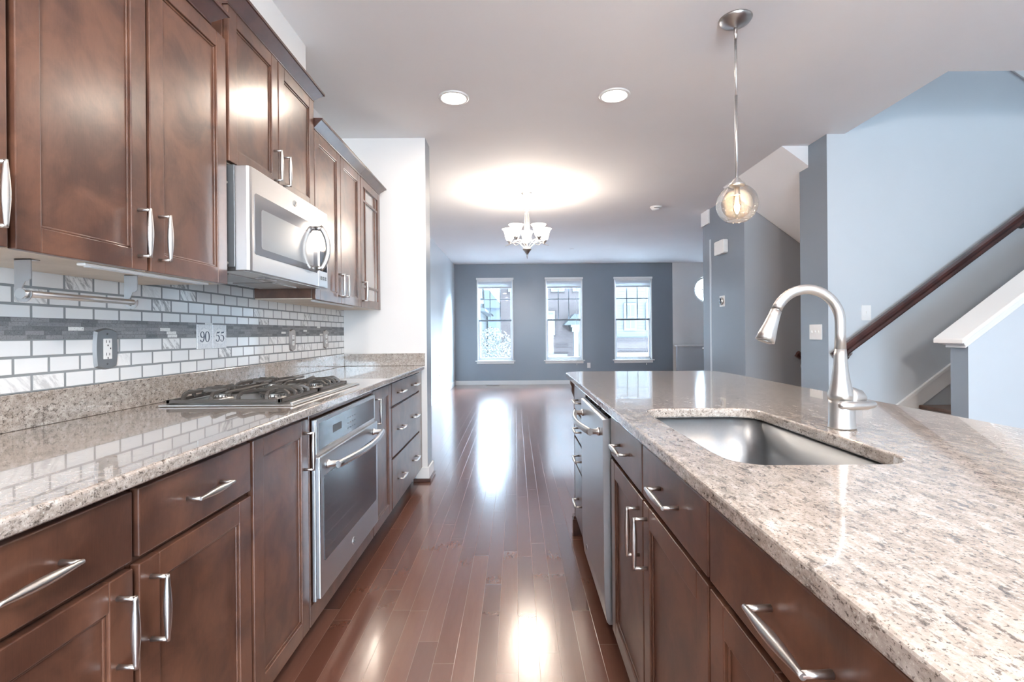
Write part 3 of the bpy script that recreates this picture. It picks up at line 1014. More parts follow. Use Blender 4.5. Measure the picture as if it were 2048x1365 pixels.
def bow_handle(parent, xf, s, ya, yb, z, out0=.045, out1=.075, rr=.014, mat='steel'):
    mb = MB()
    for y in (ya, yb):
        mb.lathe([(rr * 1.15, 0), (rr * 1.15, .006), (rr * .8, .010), (rr * .8, out0 - .004)] if s > 0 else
                 [(rr * 1.15, 0), (rr * 1.15, -.006), (rr * .8, -.010), (rr * .8, -out0 + .004)], (xf, y, z), 16, axis='x')
    pts = []
    for k in range(25):
        t = k / 24
        pts.append((xf + s * (out0 + (out1 - out0) * math.sin(PI * t)), ya - .012 + (yb - ya + .024) * t, z))
    mb.tube(pts, [rr] * 25, 14, flat=.75)
    return mb.build('handle', M[mat], parent)
bow_handle(d, OX + .012, 1, 1.875, 2.478, .690)

def badge(parent, x, s, y, z, R=.014):
    mb = MB()
    e = s * .002
    mb.lathe([(R, 0), (R, e), (R * .85, e * 1.4)], (x, y, z), 28, axis='x')
    b = mb.build('badge', M['nickel'], parent)
    mb = MB()
    xx = x + e * 1.45
    mb.tube([(xx, y + R * .78 * math.cos(2 * PI * k / 28), z + R * .78 * math.sin(2 * PI * k / 28)) for k in range(28)], R * .05, 6, closed=True)
    # two interlaced cursive capitals
    g = [(.05, .45), (-.15, .6), (-.42, .45), (-.5, .05), (-.3, -.2), (-.05, -.05), (-.02, .15), (-.12, -.3), (-.4, -.5), (-.6, -.3)]
    h = [(.55, .4), (.38, .6), (.15, .42), (.25, .12), (.42, .08), (.15, .0), (.05, -.3), (.25, -.5), (.55, -.35)]
    for c_ in (g, h):
        mb.tube([(xx, y + p[0] * R * .95 * s, z + p[1] * R * .95) for p in c_], R * .06, 6)
    mb.build('monogram', M['grey_metal'], b)
badge(d, OX + .012, 1, 2.165, .277, .016)

# ------------------------------------------------------------------ countertops and splash
mb = MB().box(XB, -.720, -0.4, 3.947, .894, .925)
o = mb.build('countertop', M['granite_l'], bevel=.007, seg=3)
tag(o, 'long beige granite countertop along the tiled wall under the cooktop', 'countertop')
r = thing('granite_upstand', 'low beige granite upstand running round the back and end of the left counter', 'backsplash', (-1.36, 2, .926))
MB().box(WX + .0005, WX + .022, -0.4, 3.948, .9255, 1.024).build('back_strip', M['granite_l'], r, bevel=.002)
MB().box(WX + .0225, -.722, 3.927, 3.9485, .9255, 1.024).build('end_strip', M['granite_l'], r, bevel=.002)
r = thing('tile_backsplash', 'white marble subway tile backsplash with a dark slate mosaic band', 'backsplash', (WX, 2, 1.024))
MB().box(WX + .0005, WX + .010, -0.4, 3.9485, 1.0245, 1.1727).build('lower_tiles', M['tile'], r)
MB().box(WX + .0005, WX + .0095, -0.4, 3.9485, 1.1727, 1.2350).build('mosaic_band', M['mosaic'], r)['label'] = 'dark slate strip mosaic band'
MB().box(WX + .0005, WX + .010, -0.4, 3.9485, 1.2350, 1.60).build('upper_tiles', M['tile'], r)

# number tiles
def ribbon(mb, pts, widths, x, y, z, sc):
    """flat calligraphic stroke on the YZ plane"""
    n = len(pts)
    L, R_ = [], []
    for i in range(n):
        a = Vector(pts[max(i - 1, 0)]); b = Vector(pts[min(i + 1, n - 1)])
        d = (b - a).normalized()
        nn = Vector((-d.y, d.x))
        c = Vector(pts[i]); w_ = widths[i] / 2
        p, q = c + nn * w_, c - nn * w_
        L.append((x, y + p.x * sc, z + p.y * sc)); R_.append((x, y + q.x * sc, z + q.y * sc))
    vs = L + R_
    mb.add(vs, [(i, i + 1, n + i + 1, n + i) for i in range(n - 1)])

def smooth_path(pts, k=6):
    out = []
    n = len(pts)
    for i in range(n - 1):
        p0, p1, p2, p3 = pts[max(i - 1, 0)], pts[i], pts[i + 1], pts[min(i + 2, n - 1)]
        for j in range(k):
            t = j / k
            out.append(tuple(0.5 * ((2 * p1[a]) + (-p0[a] + p2[a]) * t + (2 * p0[a] - 5 * p1[a] + 4 * p2[a] - p3[a]) * t * t + (-p0[a] + 3 * p1[a] - 3 * p2[a] + p3[a]) * t ** 3) for a in range(3)))
    out.append(pts[-1])
    return out
DIG = {
    '9': [[(.62, .58, .10), (.45, .42, .06), (.22, .50, .14), (.14, .74, .16), (.30, .95, .06), (.52, .90, .10), (.64, .66, .17), (.62, .32, .16), (.46, .06, .10), (.28, .02, .06), (.14, .12, .14), (.18, .20, .16)]],
    '0': [[(.40, .98, .05), (.20, .86, .13), (.12, .5, .18), (.20, .14, .13), (.40, .02, .05), (.60, .14, .13), (.68, .5, .18), (.60, .86, .13), (.40, .98, .05)]],
    '5': [[(.74, 1.0, .04), (.62, .90, .12), (.28, .88, .13)], [(.28, .88, .06), (.20, .54, .05)],
          [(.20, .54, .05), (.36, .62, .06), (.58, .52, .14), (.66, .32, .18), (.54, .08, .10), (.34, .02, .06), (.18, .10, .12), (.20, .20, .17)]],
}
for k, (txt, yc) in enumerate((('90', 2.173), ('55', 2.283))):
    r = thing('number_tile', ['white floral ceramic tile reading 90 set in the backsplash', 'white floral ceramic tile reading 55 set in the backsplash'][k],
              'tile', (WX + .010, yc, 1.175), 'house number tiles in the backsplash')
    MB().box(WX + .0101, WX + .0145, yc - .052, yc + .052, 1.121, 1.228).build('glazed_tile', M['deco'], r, bevel=.0012)
    mb = MB()
    H = .047
    for j, ch in enumerate(txt):
        for st in DIG[ch]:
            sp = smooth_path(st)
            ribbon(mb, [(p[0], p[1]) for p in sp], [p[2] for p in sp], WX + .0149 + .00005 * j, yc - .036 + j * .034, 1.151, H * (1 if True else 1))
    for yy in (-.045, .045):
        mb.lathe([(0, 0), (.0018, 0)], (WX + .0149, yc + yy, 1.175), 10, axis='x')
    mb.build('numerals', simple('glaze blue black ' + txt, (0.03, 0.04, 0.07), 0.3), r)

# outlets on the backsplash
def plate_shape(yc, zc, hw, hh, bulge):
    pts = []
    for k in range(9):
        t = -1 + k / 4
        pts.append((yc + t * hw * .84, zc - hh - 0 + bulge * (t * t)))
    for k in range(9):
        t = -1 + k / 4
        pts.append((yc + hw - bulge * .5 * (t * t), zc + t * hh * .86))
    for k in range(9):
        t = 1 - k / 4
        pts.append((yc + t * hw * .84, zc + hh - bulge * (t * t)))
    for k in range(9):
        t = 1 - k / 4
        pts.append((yc - hw + bulge * .5 * (t * t), zc + t * hh * .86))
    out = []
    for p in pts:
        if not out or (abs(p[0] - out[-1][0]) + abs(p[1] - out[-1][1])) > 1e-4:
            out.append(p)
    return out
def outlet(yc, zc, label, style, hw=.043, hh=.068):
    r = thing('wall_outlet', label, 'outlet', (WX + .012, yc, zc), 'outlets in the backsplash')
    x = WX + .0102
    mb = MB()
    p0, p1 = plate_shape(yc, zc, hw, hh, .010), plate_shape(yc, zc, hw * .84, hh * .93, .009)
    n = len(p0)
    vs = [(x, a, b) for a, b in p0] + [(x + .007, a, b) for a, b in p1]
    mb.add(vs, [(i, (i + 1) % n, n + (i + 1) % n, n + i) for i in range(n)] + [tuple(range(n, 2 * n))])
    mb.build('cover_plate', M['nickel_dark'] if style == 'duplex' else M['plate_steel'], r)
    x += .0072
    if style == 'gfci':
        MB().box(x, x + .002, yc - .017, yc + .017, zc - .034, zc + .034).build('receptacle', M['plastic'], r, bevel=.001)
        mb = MB()
        for dz in (.020, -.022):
            mb.box(x + .002, x + .0024, yc - .0075, yc - .0055, zc + dz, zc + dz + .009).box(x + .002, x + .0024, yc + .0055, yc + .0075, zc + dz, zc + dz + .008)
            mb.box(x + .002, x + .0024, yc - .002, yc + .002, zc + dz - .011, zc + dz - .006)
        mb.box(x + .002, x + .0026, yc + .009, yc + .012, zc - .002, zc + .004)
        mb.build('slots', M['black'], r)
    else:
        for dz in (.019, -.019):
            MB().prism(rrect(yc - .015, yc + .015, zc + dz - .014, zc + dz + .014, .008), 'x', x, x + .002).build('receptacle', M['plastic'], r)
        mb = MB()
        for dz in (.019, -.019):
            mb.box(x + .002, x + .0024, yc - .007, yc - .005, zc + dz - .001, zc + dz + .007).box(x + .002, x + .0024, yc + .005, yc + .007, zc + dz - .001, zc + dz + .007)
        mb.build('slots', M['black'], r)
    for dz in (hh * .72, -hh * .72) if style == 'gfci' else (0,):
        MB().lathe([(.0035, 0), (.0025, .0015), (0, .0018)], (x, yc, zc + dz), 12, axis='x').build('screw', M['grey_metal'], r)
outlet(1.650, 1.138, 'large brushed steel plate with a white twin outlet under the towel bar', 'gfci', .050, .069)
outlet(3.030, 1.146, 'bronze twin outlet behind the cooktop, nearer of the two past the number tiles', 'duplex')
outlet(3.560, 1.146, 'bronze twin outlet nearest the stub wall corner', 'duplex')

# ------------------------------------------------------------------ wall cabinets
XU = -1.045
GU = 'wall cabinets above the tiled wall'
def wall_cab(label, y0, y1, z0, z1, crown=None, xd=XU):
    r = thing('wall_cabinet', label, 'cabinet', ((xd + WX) / 2, (y0 + y1) / 2, z0), GU)
    MB().box(WX + .012, xd - .021, y0 + .0005, y1 - .0005, z0 + .006, z1).build('cabinet_body', M['wood'], r, bevel=.001)
    MB().box(WX + .0125, xd - .022, y0 + .004, y1 - .004, z0 + .001, z0 + .0065).build('underside', M['maple'], r)['label'] = 'pale natural wood underside'
    if crown:
        c0, c1, e1 = crown
        mb = MB()
        xb = WX + .012
        zb = z1 - .002
        mb.hexa([(xb, c0, zb), (xd - .004, c0, zb), (xd - .004, c1, zb), (xb, c1, zb)],
                [(xb, c0, zb + .042), (xd + .038, c0, zb + .042), (xd + .038, c1 + e1, zb + .042), (xb, c1 + e1, zb + .042)])
        mb.box(xb, xd + .043, c0, c1 + (e1 + .005 if e1 else 0), zb + .042, zb + .054)
        mb.box(xb, xd + .002, c0, c1, zb - .006, zb)
        mb.build('crown_moulding', M['wood_dark'], r, bevel=.0015)
    return r
Z0U, Z1U = 1.365, 2.265
r = wall_cab('wall cabinet cut off by the left photo edge', .27, 1.029, Z0U, Z1U, (.27, 1.029, 0))
door(r, XU, 1, .29, .645, Z0U, Z1U - .01, (.615, 1.466))
door(r, XU, 1, .660, 1.021, Z0U, Z1U - .01, (.985, 1.466))
r = wall_cab('two-door wall cabinet left of the microwave, towel bar beneath', 1.030, 1.812, Z0U, Z1U, (1.030, 1.715, .036))
door(r, XU, 1, 1.038, 1.4085, Z0U, Z1U - .01, (1.375, 1.466))
door(r, XU, 1, 1.4225, 1.800, Z0U, Z1U - .01, (1.455, 1.466))
r = wall_cab('taller two-door wall cabinet above the microwave', 1.813, 2.592, 1.818, 2.405, (1.813, 2.590, .038))
door(r, XU, 1, 1.818, 2.195, 1.822, 2.397, (2.158, 1.918))
door(r, XU, 1, 2.203, 2.587, 1.822, 2.397, (2.240, 1.918))
r = wall_cab('two-door wall cabinet right of the microwave', 2.593, 3.362, Z0U, Z1U, (2.596, 3.362, 0))
door(r, XU, 1, 2.597, 2.974, Z0U, Z1U - .01, (2.938, 1.472))
door(r, XU, 1, 2.981, 3.357, Z0U, Z1U - .01, (3.017, 1.472))
r = wall_cab('end wall cabinet with a glazed mullion door near the stub wall', 3.363, 3.84, Z0U, Z1U, (3.363, 3.84, .036))
y0, y1, z0, z1 = 3.366, 3.838, Z0U, Z1U - .01
mb = MB()
mb.box(XU - .02, XU, y0, y0 + FR, z0, z1).box(XU - .02, XU, y1 - FR, y1, z0, z1)
mb.box(XU - .02, XU - .0002, y0 + FR, y1 - FR, z0, z0 + FR).box(XU - .02, XU - .0002, y0 + FR, y1 - FR, z1 - FR, z1)
d = mb.build('door', M['wood'], r, bevel=.002)
MB().box(XU - .016, XU - .013, y0 + FR, y1 - FR, z0 + FR, z1 - FR).build('glass_panel', M['cab_glass'], d)
mb = MB()
for y in (y0 + FR + .06, y1 - FR - .06):
    mb.box(XU - .014, XU - .003, y - .008, y + .008, z0 + FR, z1 - FR)
for z in (z0 + FR + .09, z1 - FR - .09):
    mb.box(XU - .014, XU - .0035, y0 + FR, y1 - FR, z - .008, z + .008)
mb.build('mullions', M['wood'], d)
pull(d, XU, y0 + .028, 1.472, 1, True)

# under-cabinet lamps
for a, b, lab in ((1.24, 1.74, 'slim white under-cabinet lamp above the towel bar'), (2.66, 3.3, 'slim white under-cabinet lamp right of the microwave')):
    r = thing('under_cabinet_light', lab, 'light', (-1.10, (a + b) / 2, 1.35))
    MB().box(-1.100, -1.076, a, b, 1.358, 1.3655).build('housing', M['plastic'], r, bevel=.003)
    MB().box(-1.098, -1.078, a + .02, b - .02, 1.3565, 1.358).build('diffuser', M['blind'], r)

# towel bar hung from the cabinet
r = thing('towel_bar', 'stainless paper towel bar hanging under the wall cabinet at left', 'towel holder', (-1.165, 1.34, 1.365))
def tb_plate(y):
    X0 = -1.188
    out = [(X0, 1.3655), (X0 + .040, 1.3655), (X0 + .040, 1.320), (X0 + .034, 1.3145), (X0 + .026, 1.3125), (X0 + .0235, 1.307)]
    # ring hooks round to an open C
    c = (X0 + .0215, 1.283)
    for k in range(12):
        a = math.radians(95 - 16 * k * 0 + 0)
    arc_in = [(c[0] + .0125 * math.cos(math.radians(a)), c[1] + .0125 * math.sin(math.radians(a))) for a in range(110, 380, 18)]
    arc_out = [(c[0] + .0205 * math.cos(math.radians(a)), c[1] + .0205 * math.sin(math.radians(a))) for a in range(380, 165, -18)]
    poly = out + arc_in + arc_out + [(X0, 1.295)]
    return MB().prism(poly, 'y', y - .0012, y + .0012).box(X0, X0 + .04, y - .0012, y + .022, 1.3635, 1.3655)
for y in (1.175, 1.505):
    tb_plate(y).build('bracket', M['steel_v'], r)
MB().tube([(-1.1665, 1.168, 1.283), (-1.1665, 1.510, 1.283)], .0085, 16).lathe([(.0125, -.002), (.0125, 0)], (-1.1665, 1.168, 1.283), 20, axis='y').build('bar', M['steel'], r)

# ------------------------------------------------------------------ microwave
MX = -0.978
r = thing('microwave', 'stainless over-the-range microwave with curved handle between the wall cabinets', 'microwave', (-1.15, 2.21, 1.41))
MB().box(WX + .012, MX - .055, 1.828, 2.588, 1.432, 1.812).build('microwave_body', M['grey_metal'], r, bevel=.003)
mb = MB()
mb.box(WX + .05, MX - .03, 1.84, 2.576, 1.418, 1.432)
mb.build('vent_base', M['steel'], r, bevel=.002)
mb = MB()
for ya, yb in ((1.90, 2.17), (2.24, 2.51)):
    mb.box(WX + .10, MX - .12, ya, yb, 1.413, 1.418)
mb.box(MX - .10, MX - .06, 2.05, 2.16, 1.412, 1.418)
mb.build('grease_filter', M['nickel_dark'], r, bevel=.001)
# door: rounded near edge
prof = [(MX - .055, 1.828), (MX - .012, 1.828), (MX - .003, 1.834), (MX, 1.845), (MX, 2.466), (MX - .055, 2.466)]
mb = MB().prism(prof, 'z', 1.420, 1.808)
d = mb.build('door', M['steel_v'], r, bevel=.0015)
MB().prism(rrect(1.862, 2.452, 1.484, 1.716, .014), 'x', MX, MX + .0015).build('glass', M['mw_glass'], d)
MB().prism(rrect(1.912, 2.40, 1.512, 1.665, .012), 'x', MX + .0015, MX + .002).build('mesh_window', M['mw_window'], d)
badge(d, MX, 1, 2.205, 1.764, .013)
mb = MB()
pts = []
for k in range(21):
    t = k / 20
    pts.append((MX + .020 + .040 * math.sin(PI * t) ** .7, 2.436, 1.500 + .208 * t))
mb.tube(pts, .0135, 14, flat=.75)
mb.tube([(MX, 2.436, 1.506), (MX + .028, 2.436, 1.506)], .011, 12).tube([(MX, 2.436, 1.702), (MX + .028, 2.436, 1.702)], .011, 12)
mb.build('handle', M['nickel'], d)
mb = MB().box(MX - .055, MX - .001, 2.470, 2.588, 1.420, 1.808)
c = mb.build('control_panel', M['steel_v'], r, bevel=.003)
MB().prism(rrect(2.484, 2.574, 1.50, 1.715, .006), 'x', MX - .001, MX + .0006).build('control_glass', M['black_glass'], c)
mb = MB()
for k in range(3):
    y = 2.490 + .028 * k
    mb.box(MX - .001, MX + .0008, y, y + .008, 1.456, 1.474).box(MX - .001, MX + .0008, y + .010, y + .018, 1.466, 1.474).box(MX - .001, MX + .0008, y + .010, y + .018, 1.456, 1.463)
mb.build('buttons', M['grey_metal'], c)
for z in (1.447, 1.745):
    MB().lathe([(.006, 0), (.004, -.003)], (MX - .085, 1.828, z), 12, axis='y').build('screw', M['nickel'], r)

# ------------------------------------------------------------------ cooktop
CT = .9255
r = thing('gas_cooktop', 'stainless gas cooktop with cast iron grates on the left counter', 'cooktop', (-1.03, 2.14, CT))
MB().box(-1.275, -.795, 1.760, 2.520, CT, CT + .007).build('tray', M['steel'], r, bevel=.003)
MB().tube([(-.806, 1.775, CT + .0085), (-.806, 2.505, CT + .0085)], .004, 8).build('tray_rim', M['nickel'], r)
BUR = [(-1.15, 1.93, .036), (-.95, 1.93, .044), (-1.15, 2.33, .044), (-.95, 2.33, .032)]
for bx_, by_, br_ in BUR:
    mb = MB()
    mb.lathe([(br_ * 1.25, 0), (br_ * 1.15, .006), (br_ * .95, .008), (br_ * .95, .018), (br_, .020)], (bx_, by_, CT + .007), 28)
    b = mb.build('burner', M['burner'], r)
    MB().lathe([(br_ * 1.05, .020), (br_ * 1.05, .026), (br_ * .8, .030), (0, .030)], (bx_, by_, CT + .007), 28).build('burner_cap', M['iron'], b)
    mb = MB()
    for k in range(20):
        a = 2 * PI * k / 20
        p = Vector((bx_ + br_ * .955 * math.cos(a), by_ + br_ * .955 * math.sin(a), CT + .019))
        mb.box(p.x - .0012, p.x + .0012, p.y - .0012, p.y + .0012, p.z - .004, p.z + .004)
    mb.build('flame_ports', M['black'], b)
def grate(y0, y1, cx_list):
    mb = MB()
    x0, x1 = -1.262, -.848
    zb, zt = CT + .010, CT + .046
    w_ = .012
    # low outer rails
    mb.box(x0, x1, y0, y0 + w_, zb, zb + .012).box(x0, x1, y1 - w_, y1, zb, zb + .012)
    mb.box(x0, x0 + w_, y0, y1, zb, zb + .012).box(x1 - w_, x1, y0, y1, zb, zb + .012)
    for x in (x0 + .006, x1 - .006):
        for y in (y0 + .006, y1 - .006):
            mb.box(x - .006, x + .006, y - .006, y + .006, CT + .0072, zb)
    def finger(pa, pb):
        pa, pb = Vector(pa), Vector(pb)
        d = (pb - pa); L = d.length; d.normalize()
        pts = [pa + Vector((0, 0, zb + .006)), pa + Vector((0, 0, zb + .022)), pa + d * .007 + Vector((0, 0, zt - .008)),
               pa + d * .022 + Vector((0, 0, zt)), pb + Vector((0, 0, zt))]
        nn = Vector((-d.y, d.x, 0)) * .0055
        hh = [.009, .009, .008, .006, .005]
        up = [d, d, (d + Vector((0, 0, -1))).normalized() * -1, Vector((0, 0, 1)), Vector((0, 0, 1))]
        vs = []
        for i, p in enumerate(pts):
            if i < 2:
                q = d * hh[i]
                vs += [p - nn - q * .2, p + nn - q * .2, p + nn + q, p - nn + q]
            elif i == 2:
                q = (d - Vector((0, 0, 1))).normalized() * hh[i]
                vs += [p - nn - q * .4, p + nn - q * .4, p + nn + q, p - nn + q]
            else:
                q = Vector((0, 0, -1)) * hh[i]
                vs += [p - nn - q * .6, p + nn - q * .6, p + nn + q * 1.2, p - nn + q * 1.2]
        fs = []
        for i in range(len(pts) - 1):
            for k in range(4):
                fs.append((i * 4 + k, i * 4 + (k + 1) % 4, (i + 1) * 4 + (k + 1) % 4, (i + 1) * 4 + k))
        fs += [(3, 2, 1, 0), tuple(range(len(vs) - 4, len(vs)))]
        mb.add(vs, fs)
    ym = (y0 + y1) / 2
    for cxx in (-1.155, -.955):
        for x in (cxx - .052, cxx + .052):
            finger((x, y0 + .006, 0), (cxx + (x - cxx) * .55, ym - .035, 0))
            finger((x, y1 - .006, 0), (cxx + (x - cxx) * .55, ym + .035, 0))
    for y in (ym - .09, ym - .03, ym + .03, ym + .09):
        finger((x1 - .006, y, 0), (-.985, y * .6 + ym * .4, 0))
        finger((x0 + .006, y, 0), (-1.12, y * .6 + ym * .4, 0))
    mb.tube([(-1.055, y0 + .02, zt), (-1.055, y1 - .02, zt)], .0055, 8)
    g = mb.build('grate', M['iron'], r, bevel=.0015)
grate(1.785, 2.125, None)
grate(2.140, 2.480, None)

# ------------------------------------------------------------------ island
XI = 0.337
XIB = 0.97
GI = 'base cabinets in the island'
r = base_cab('near island cabinet with a large drawer at the bottom of the photo', -1, XI, XIB, .262, .872, group=GI)
drawer(r, XI, -1, .322, .869, .742, .878)
door(r, XI, -1, .322, .592, .12, .728)
door(r, XI, -1, .598, .869, .12, .728)
r = base_cab('island sink cabinet with two false drawers above two doors', -1, XI, XIB, .873, 1.772, group=GI)
# leave room for the sink: lower body
bd = [c for c in r.children if c.name.startswith('cabinet_body')][0]
bpy.data.objects.remove(bd)
mb = MB().box(XI + .021, XIB, .8735, 1.7715, .112, .63).box(XI + .021, .40, .8735, 1.7715, .63, .893).box(.90, XIB, .8735, 1.7715, .63, .893)
mb.box(XI + .021, XIB, .8735, .925, .63, .893).box(XI + .021, XIB, 1.66, 1.7715, .63, .893)
mb.build('cabinet_body', M['wood'], r)
drawer(r, XI, -1, .878, 1.322, .742, .878)
drawer(r, XI, -1, 1.332, 1.765, .742, .878)
door(r, XI, -1, .878, 1.322, .12, .728, (1.287, .628))
door(r, XI, -1, 1.332, 1.765, .12, .728, (1.367, .628))
r = base_cab('island four-drawer cabinet beyond the dishwasher', -1, XI, XIB, 2.392, 2.872, group=GI)
for z0, z1 in ((.742, .878), (.588, .728), (.437, .574), (.120, .423)):
    drawer(r, XI, -1, 2.402, 2.862, z0, z1)
r = thing('island_end_panel', 'far end panel of the island with corner post, corbel and foot', 'cabinet panel', (.65, 2.92, 0))
MB().box(XI, XIB, 2.873, 2.905, 0.0, .893).build('panel', M['wood'], r, bevel=.002)
mb = MB().box(XI - .014, XI + .05, 2.866, 2.925, 0, .095).box(XI - .009, XI + .05, 2.87, 2.92, .095, .112).box(XI, XIB + .005, 2.905, 2.918, 0, .10)
mb.build('foot', M['wood_dark'], r, bevel=.003)
mb = MB().prism([(XI + .02, .893), (XI - .018, .893), (XI - .018, .875), (XI - .010, .860), (XI - .012, .835), (XI + .0, .80), (XI + .02, .79)], 'y', 2.90, 2.945)
mb.prism([(2.90, .893), (3.10, .893), (3.10, .872), (3.03, .85), (2.96, .79), (2.93, .70), (2.90, .68)], 'x', .40, .46)
mb.build('corbel', M['wood'], r, bevel=.002)
r = thing('island_back_panel', 'wooden back of the island under the seating overhang', 'cabinet panel', (.98, 1.5, 0))
MB().box(XIB + .006, XIB + .022, -.4, 2.905, 0, .893).build('panel', M['wood'], r)
MB().box(XIB + .022, XIB + .034, -.4, 2.905, 0, .10).build('foot', M['wood_dark'], r)
# island top with sink cut-out
SX0, SX1, SY0, SY1 = .415, .775, .943, 1.632
outer = [(.316, -.4), (1.29, -.4), (1.295, 2.95), (1.29, 3.10), (1.22, 3.20), (.40, 3.225), (.335, 3.185), (.316, 3.12)]
mb = MB().plate(outer, [rrect(SX0, SX1, SY0, SY1, .075, 8)], 'z', .8945, .925)
o = mb.build('island_countertop', M['granite_r'], bevel=.006, seg=3)
tag(o, 'broad beige granite island countertop with the sink cut into it', 'countertop')
# sink
r = thing('sink', 'undermount stainless single bowl sink in the island', 'sink', ((SX0 + SX1) / 2, (SY0 + SY1) / 2, .664))
mb = MB()
def loop(d, z, rad):
    return [(p[0], p[1], z) for p in rrect(SX0 - .006 + d, SX1 + .006 - d, SY0 - .006 + d, SY1 + .006 - d, rad, 8)]
loops = [loop(-.018, .894, .09), loop(0, .894, .081), loop(.001, .71, .08), loop(.006, .682, .078), loop(.02, .668, .07), loop(.05, .664, .05)]
n = len(loops[0])
vs = [p for lp in loops for p in lp]
fs = [(i * n + k, i * n + (k + 1) % n, (i + 1) * n + (k + 1) % n, (i + 1) * n + k) for i in range(len(loops) - 1) for k in range(n)]
fs.append(tuple(range((len(loops) - 1) * n, len(loops) * n)))
mb.add(vs, fs, 0, True)
mb.build('bowl', M['sink'], r)
MB().lathe([(.055, 0), (.052, .003), (.040, .002), (.036, -.004), (0, -.006)], (.60, 1.30, .6645), 28).build('drain', M['steel'], r)

# faucet
FX, FY, FZ = .845, 1.285, .9255
r = thing('faucet', 'brushed nickel gooseneck pull-down faucet beside the island sink', 'faucet', (FX, FY, FZ))
MB().lathe([(.0325, 0), (.0325, .004), (.0305, .008), (.0300, .06), (.0295, .075)], (FX, FY, FZ), 36).build('base', M['nickel'], r)
prof = [(.0300, .075), (.0300, .088), (.0265, .100), (.0215, .125), (.0175, .155), (.0150, .185), (.0135, .205)]
MB().lathe(prof, (FX - .002, FY, FZ), 36).build('body', M['nickel'], r)
pts = [(FX - .002, FY, FZ + .205), (FX - .002, FY, FZ + .245), (FX - .002, FY, FZ + .275)]
Rr = .086
c = (FX - .002 - Rr, FZ + .275)
for k in range(1, 21):
    a = math.radians(156 * k / 20)
    pts.append((c[0] + Rr * math.cos(a), FY, c[1] + Rr * math.sin(a)))
MB().tube(pts, [.0133] + [.0128] * (len(pts) - 1), 20).build('spout', M['nickel'], r)
e = Vector(pts[-1]); dr = (Vector(pts[-1]) - Vector(pts[-2])).normalized()
dr = Vector((-.36, 0, -.933)).normalized()
MB().tube([e, e + dr * .004], [.0118, .0118], 20).build('joint', M['nickel_dark'], r)
hp = [e + dr * t for t in (.004, .02, .045, .07, .088, .0885)]
hd = MB().tube(hp, [.0135, .0145, .0175, .0218, .0240, .020], 24).build('spray_head', M['nickel'], r)
MB().tube([e + dr * .0886, e + dr * .091], [.018, .017], 20).build('spray_face', M['nickel_dark'], hd)
# lever: a domed hub at right with a long paddle pointing towards the viewer's left
mb = MB()
mb.tube([(FX + .005, FY, FZ + .078), (FX + .030, FY, FZ + .080), (FX + .045, FY, FZ + .078), (FX + .055, FY - .002, FZ + .072), (FX + .060, FY - .004, FZ + .066)], [.026, .0255, .021, .013, .004], 20)
mb.build('handle_hub', M['nickel'], r)
mb = MB()
lp = [(FX - .030, FY - .034, FZ + .063), (FX - .024, FY - .036, FZ + .0635), (FX + .010, FY - .034, FZ + .0625), (FX + .045, FY - .026, FZ + .062), (FX + .070, FY - .016, FZ + .063), (FX + .082, FY - .010, FZ + .064)]
mb.tube(lp, [.005, .0095, .0115, .0115, .009, .003], 16, flat=1.0)
mb.build('lever', M['nickel'], r)

# dishwasher
r = thing('dishwasher', 'stainless dishwasher with bowed handle built into the island', 'dishwasher', (.6, 2.085, 0))
MB().box(.37, XIB - .01, 1.778, 2.386, .10, .889).build('tub', M['grey_metal'], r)
MB().box(XI + .06, XIB - .01, 1.778, 2.386, 0, .10).build('kick_plate', M['black'], r)
prof = [(.366, .120), (.366, .868), (.330, .868), (.312, .862), (.312, .30), (.314, .20), (.322, .130), (.330, .120)]
d = MB().prism(prof, 'y', 1.788, 2.376).build('door', M['steel_v'], r, bevel=.002)
MB().box(.328, .366, 1.792, 2.372, .868, .8705).build('control_strip', M['black_glass'], d)
mb = MB()
for k in range(7):
    mb.box(.340, .350, 1.90 + .06 * k, 1.925 + .06 * k, .8705, .8709)
mb.build('control_marks', M['plastic'], d)
bow_handle(d, .312, -1, 1.862, 2.305, .806, .036, .062, .0135, 'steel')
badge(d, .3135, -1, 2.22, .215, .013)

# ------------------------------------------------------------------ wall plates on the right
def wallplate(label, cat, name, loc, size, axis, toggles=1, sgn=-1):
    r = thing(name, label, cat, loc)
    x, y, z = loc
    a, b = size
    if axis == 'x':
        MB().prism(rrect(y - a / 2, y + a / 2, z - b / 2, z + b / 2, .004, 3), 'x', x, x + sgn * .006).build('plate', M['plastic'], r)
    else:
        MB().prism(rrect(x - a / 2, x + a / 2, z - b / 2, z + b / 2, .004, 3), 'y', y, y + sgn * .006).build('plate', M['plastic'], r)
    for k in range(toggles):
        off = (k - (toggles - 1) / 2) * .046
        if axis == 'x':
            MB().box(x + sgn * .006, x + sgn * .013, y + off - .005, y + off + .005, z - .006, z + .012).build('toggle', M['plastic'], r, bevel=.001)
        else:
            MB().box(x + off - .005, x + off + .005, y + sgn * .006, y + sgn * .013, z - .006, z + .012).build('toggle', M['plastic'], r, bevel=.001)
    return r
wallplate('white triple light switch on the slate side of the near pillar', 'switch', 'light_switch', (2.4895, 4.10, 1.165), (.165, .125), 'x', 3)
wallplate('white single light switch on the pale wall above the handrail', 'switch', 'light_switch', (2.79, 3.9395, 1.315), (.075, .12), 'y', 1)
wallplate('white outlet low on the slate wall under the right window', 'outlet', 'wall_outlet', (1.66, YB - .0005, .425), (.075, .12), 'y', 2)
wallplate('white outlet low on the pale left wall of the living room', 'outlet', 'wall_outlet', (WX + .0005, 8.9, .42), (.075, .12), 'x', 2, 1)
r = thing('door_chime', 'white door chime box high on the slate side of the far pillar', 'chime', (2.4995, 6.0, 1.58))
yc_ = 5.94
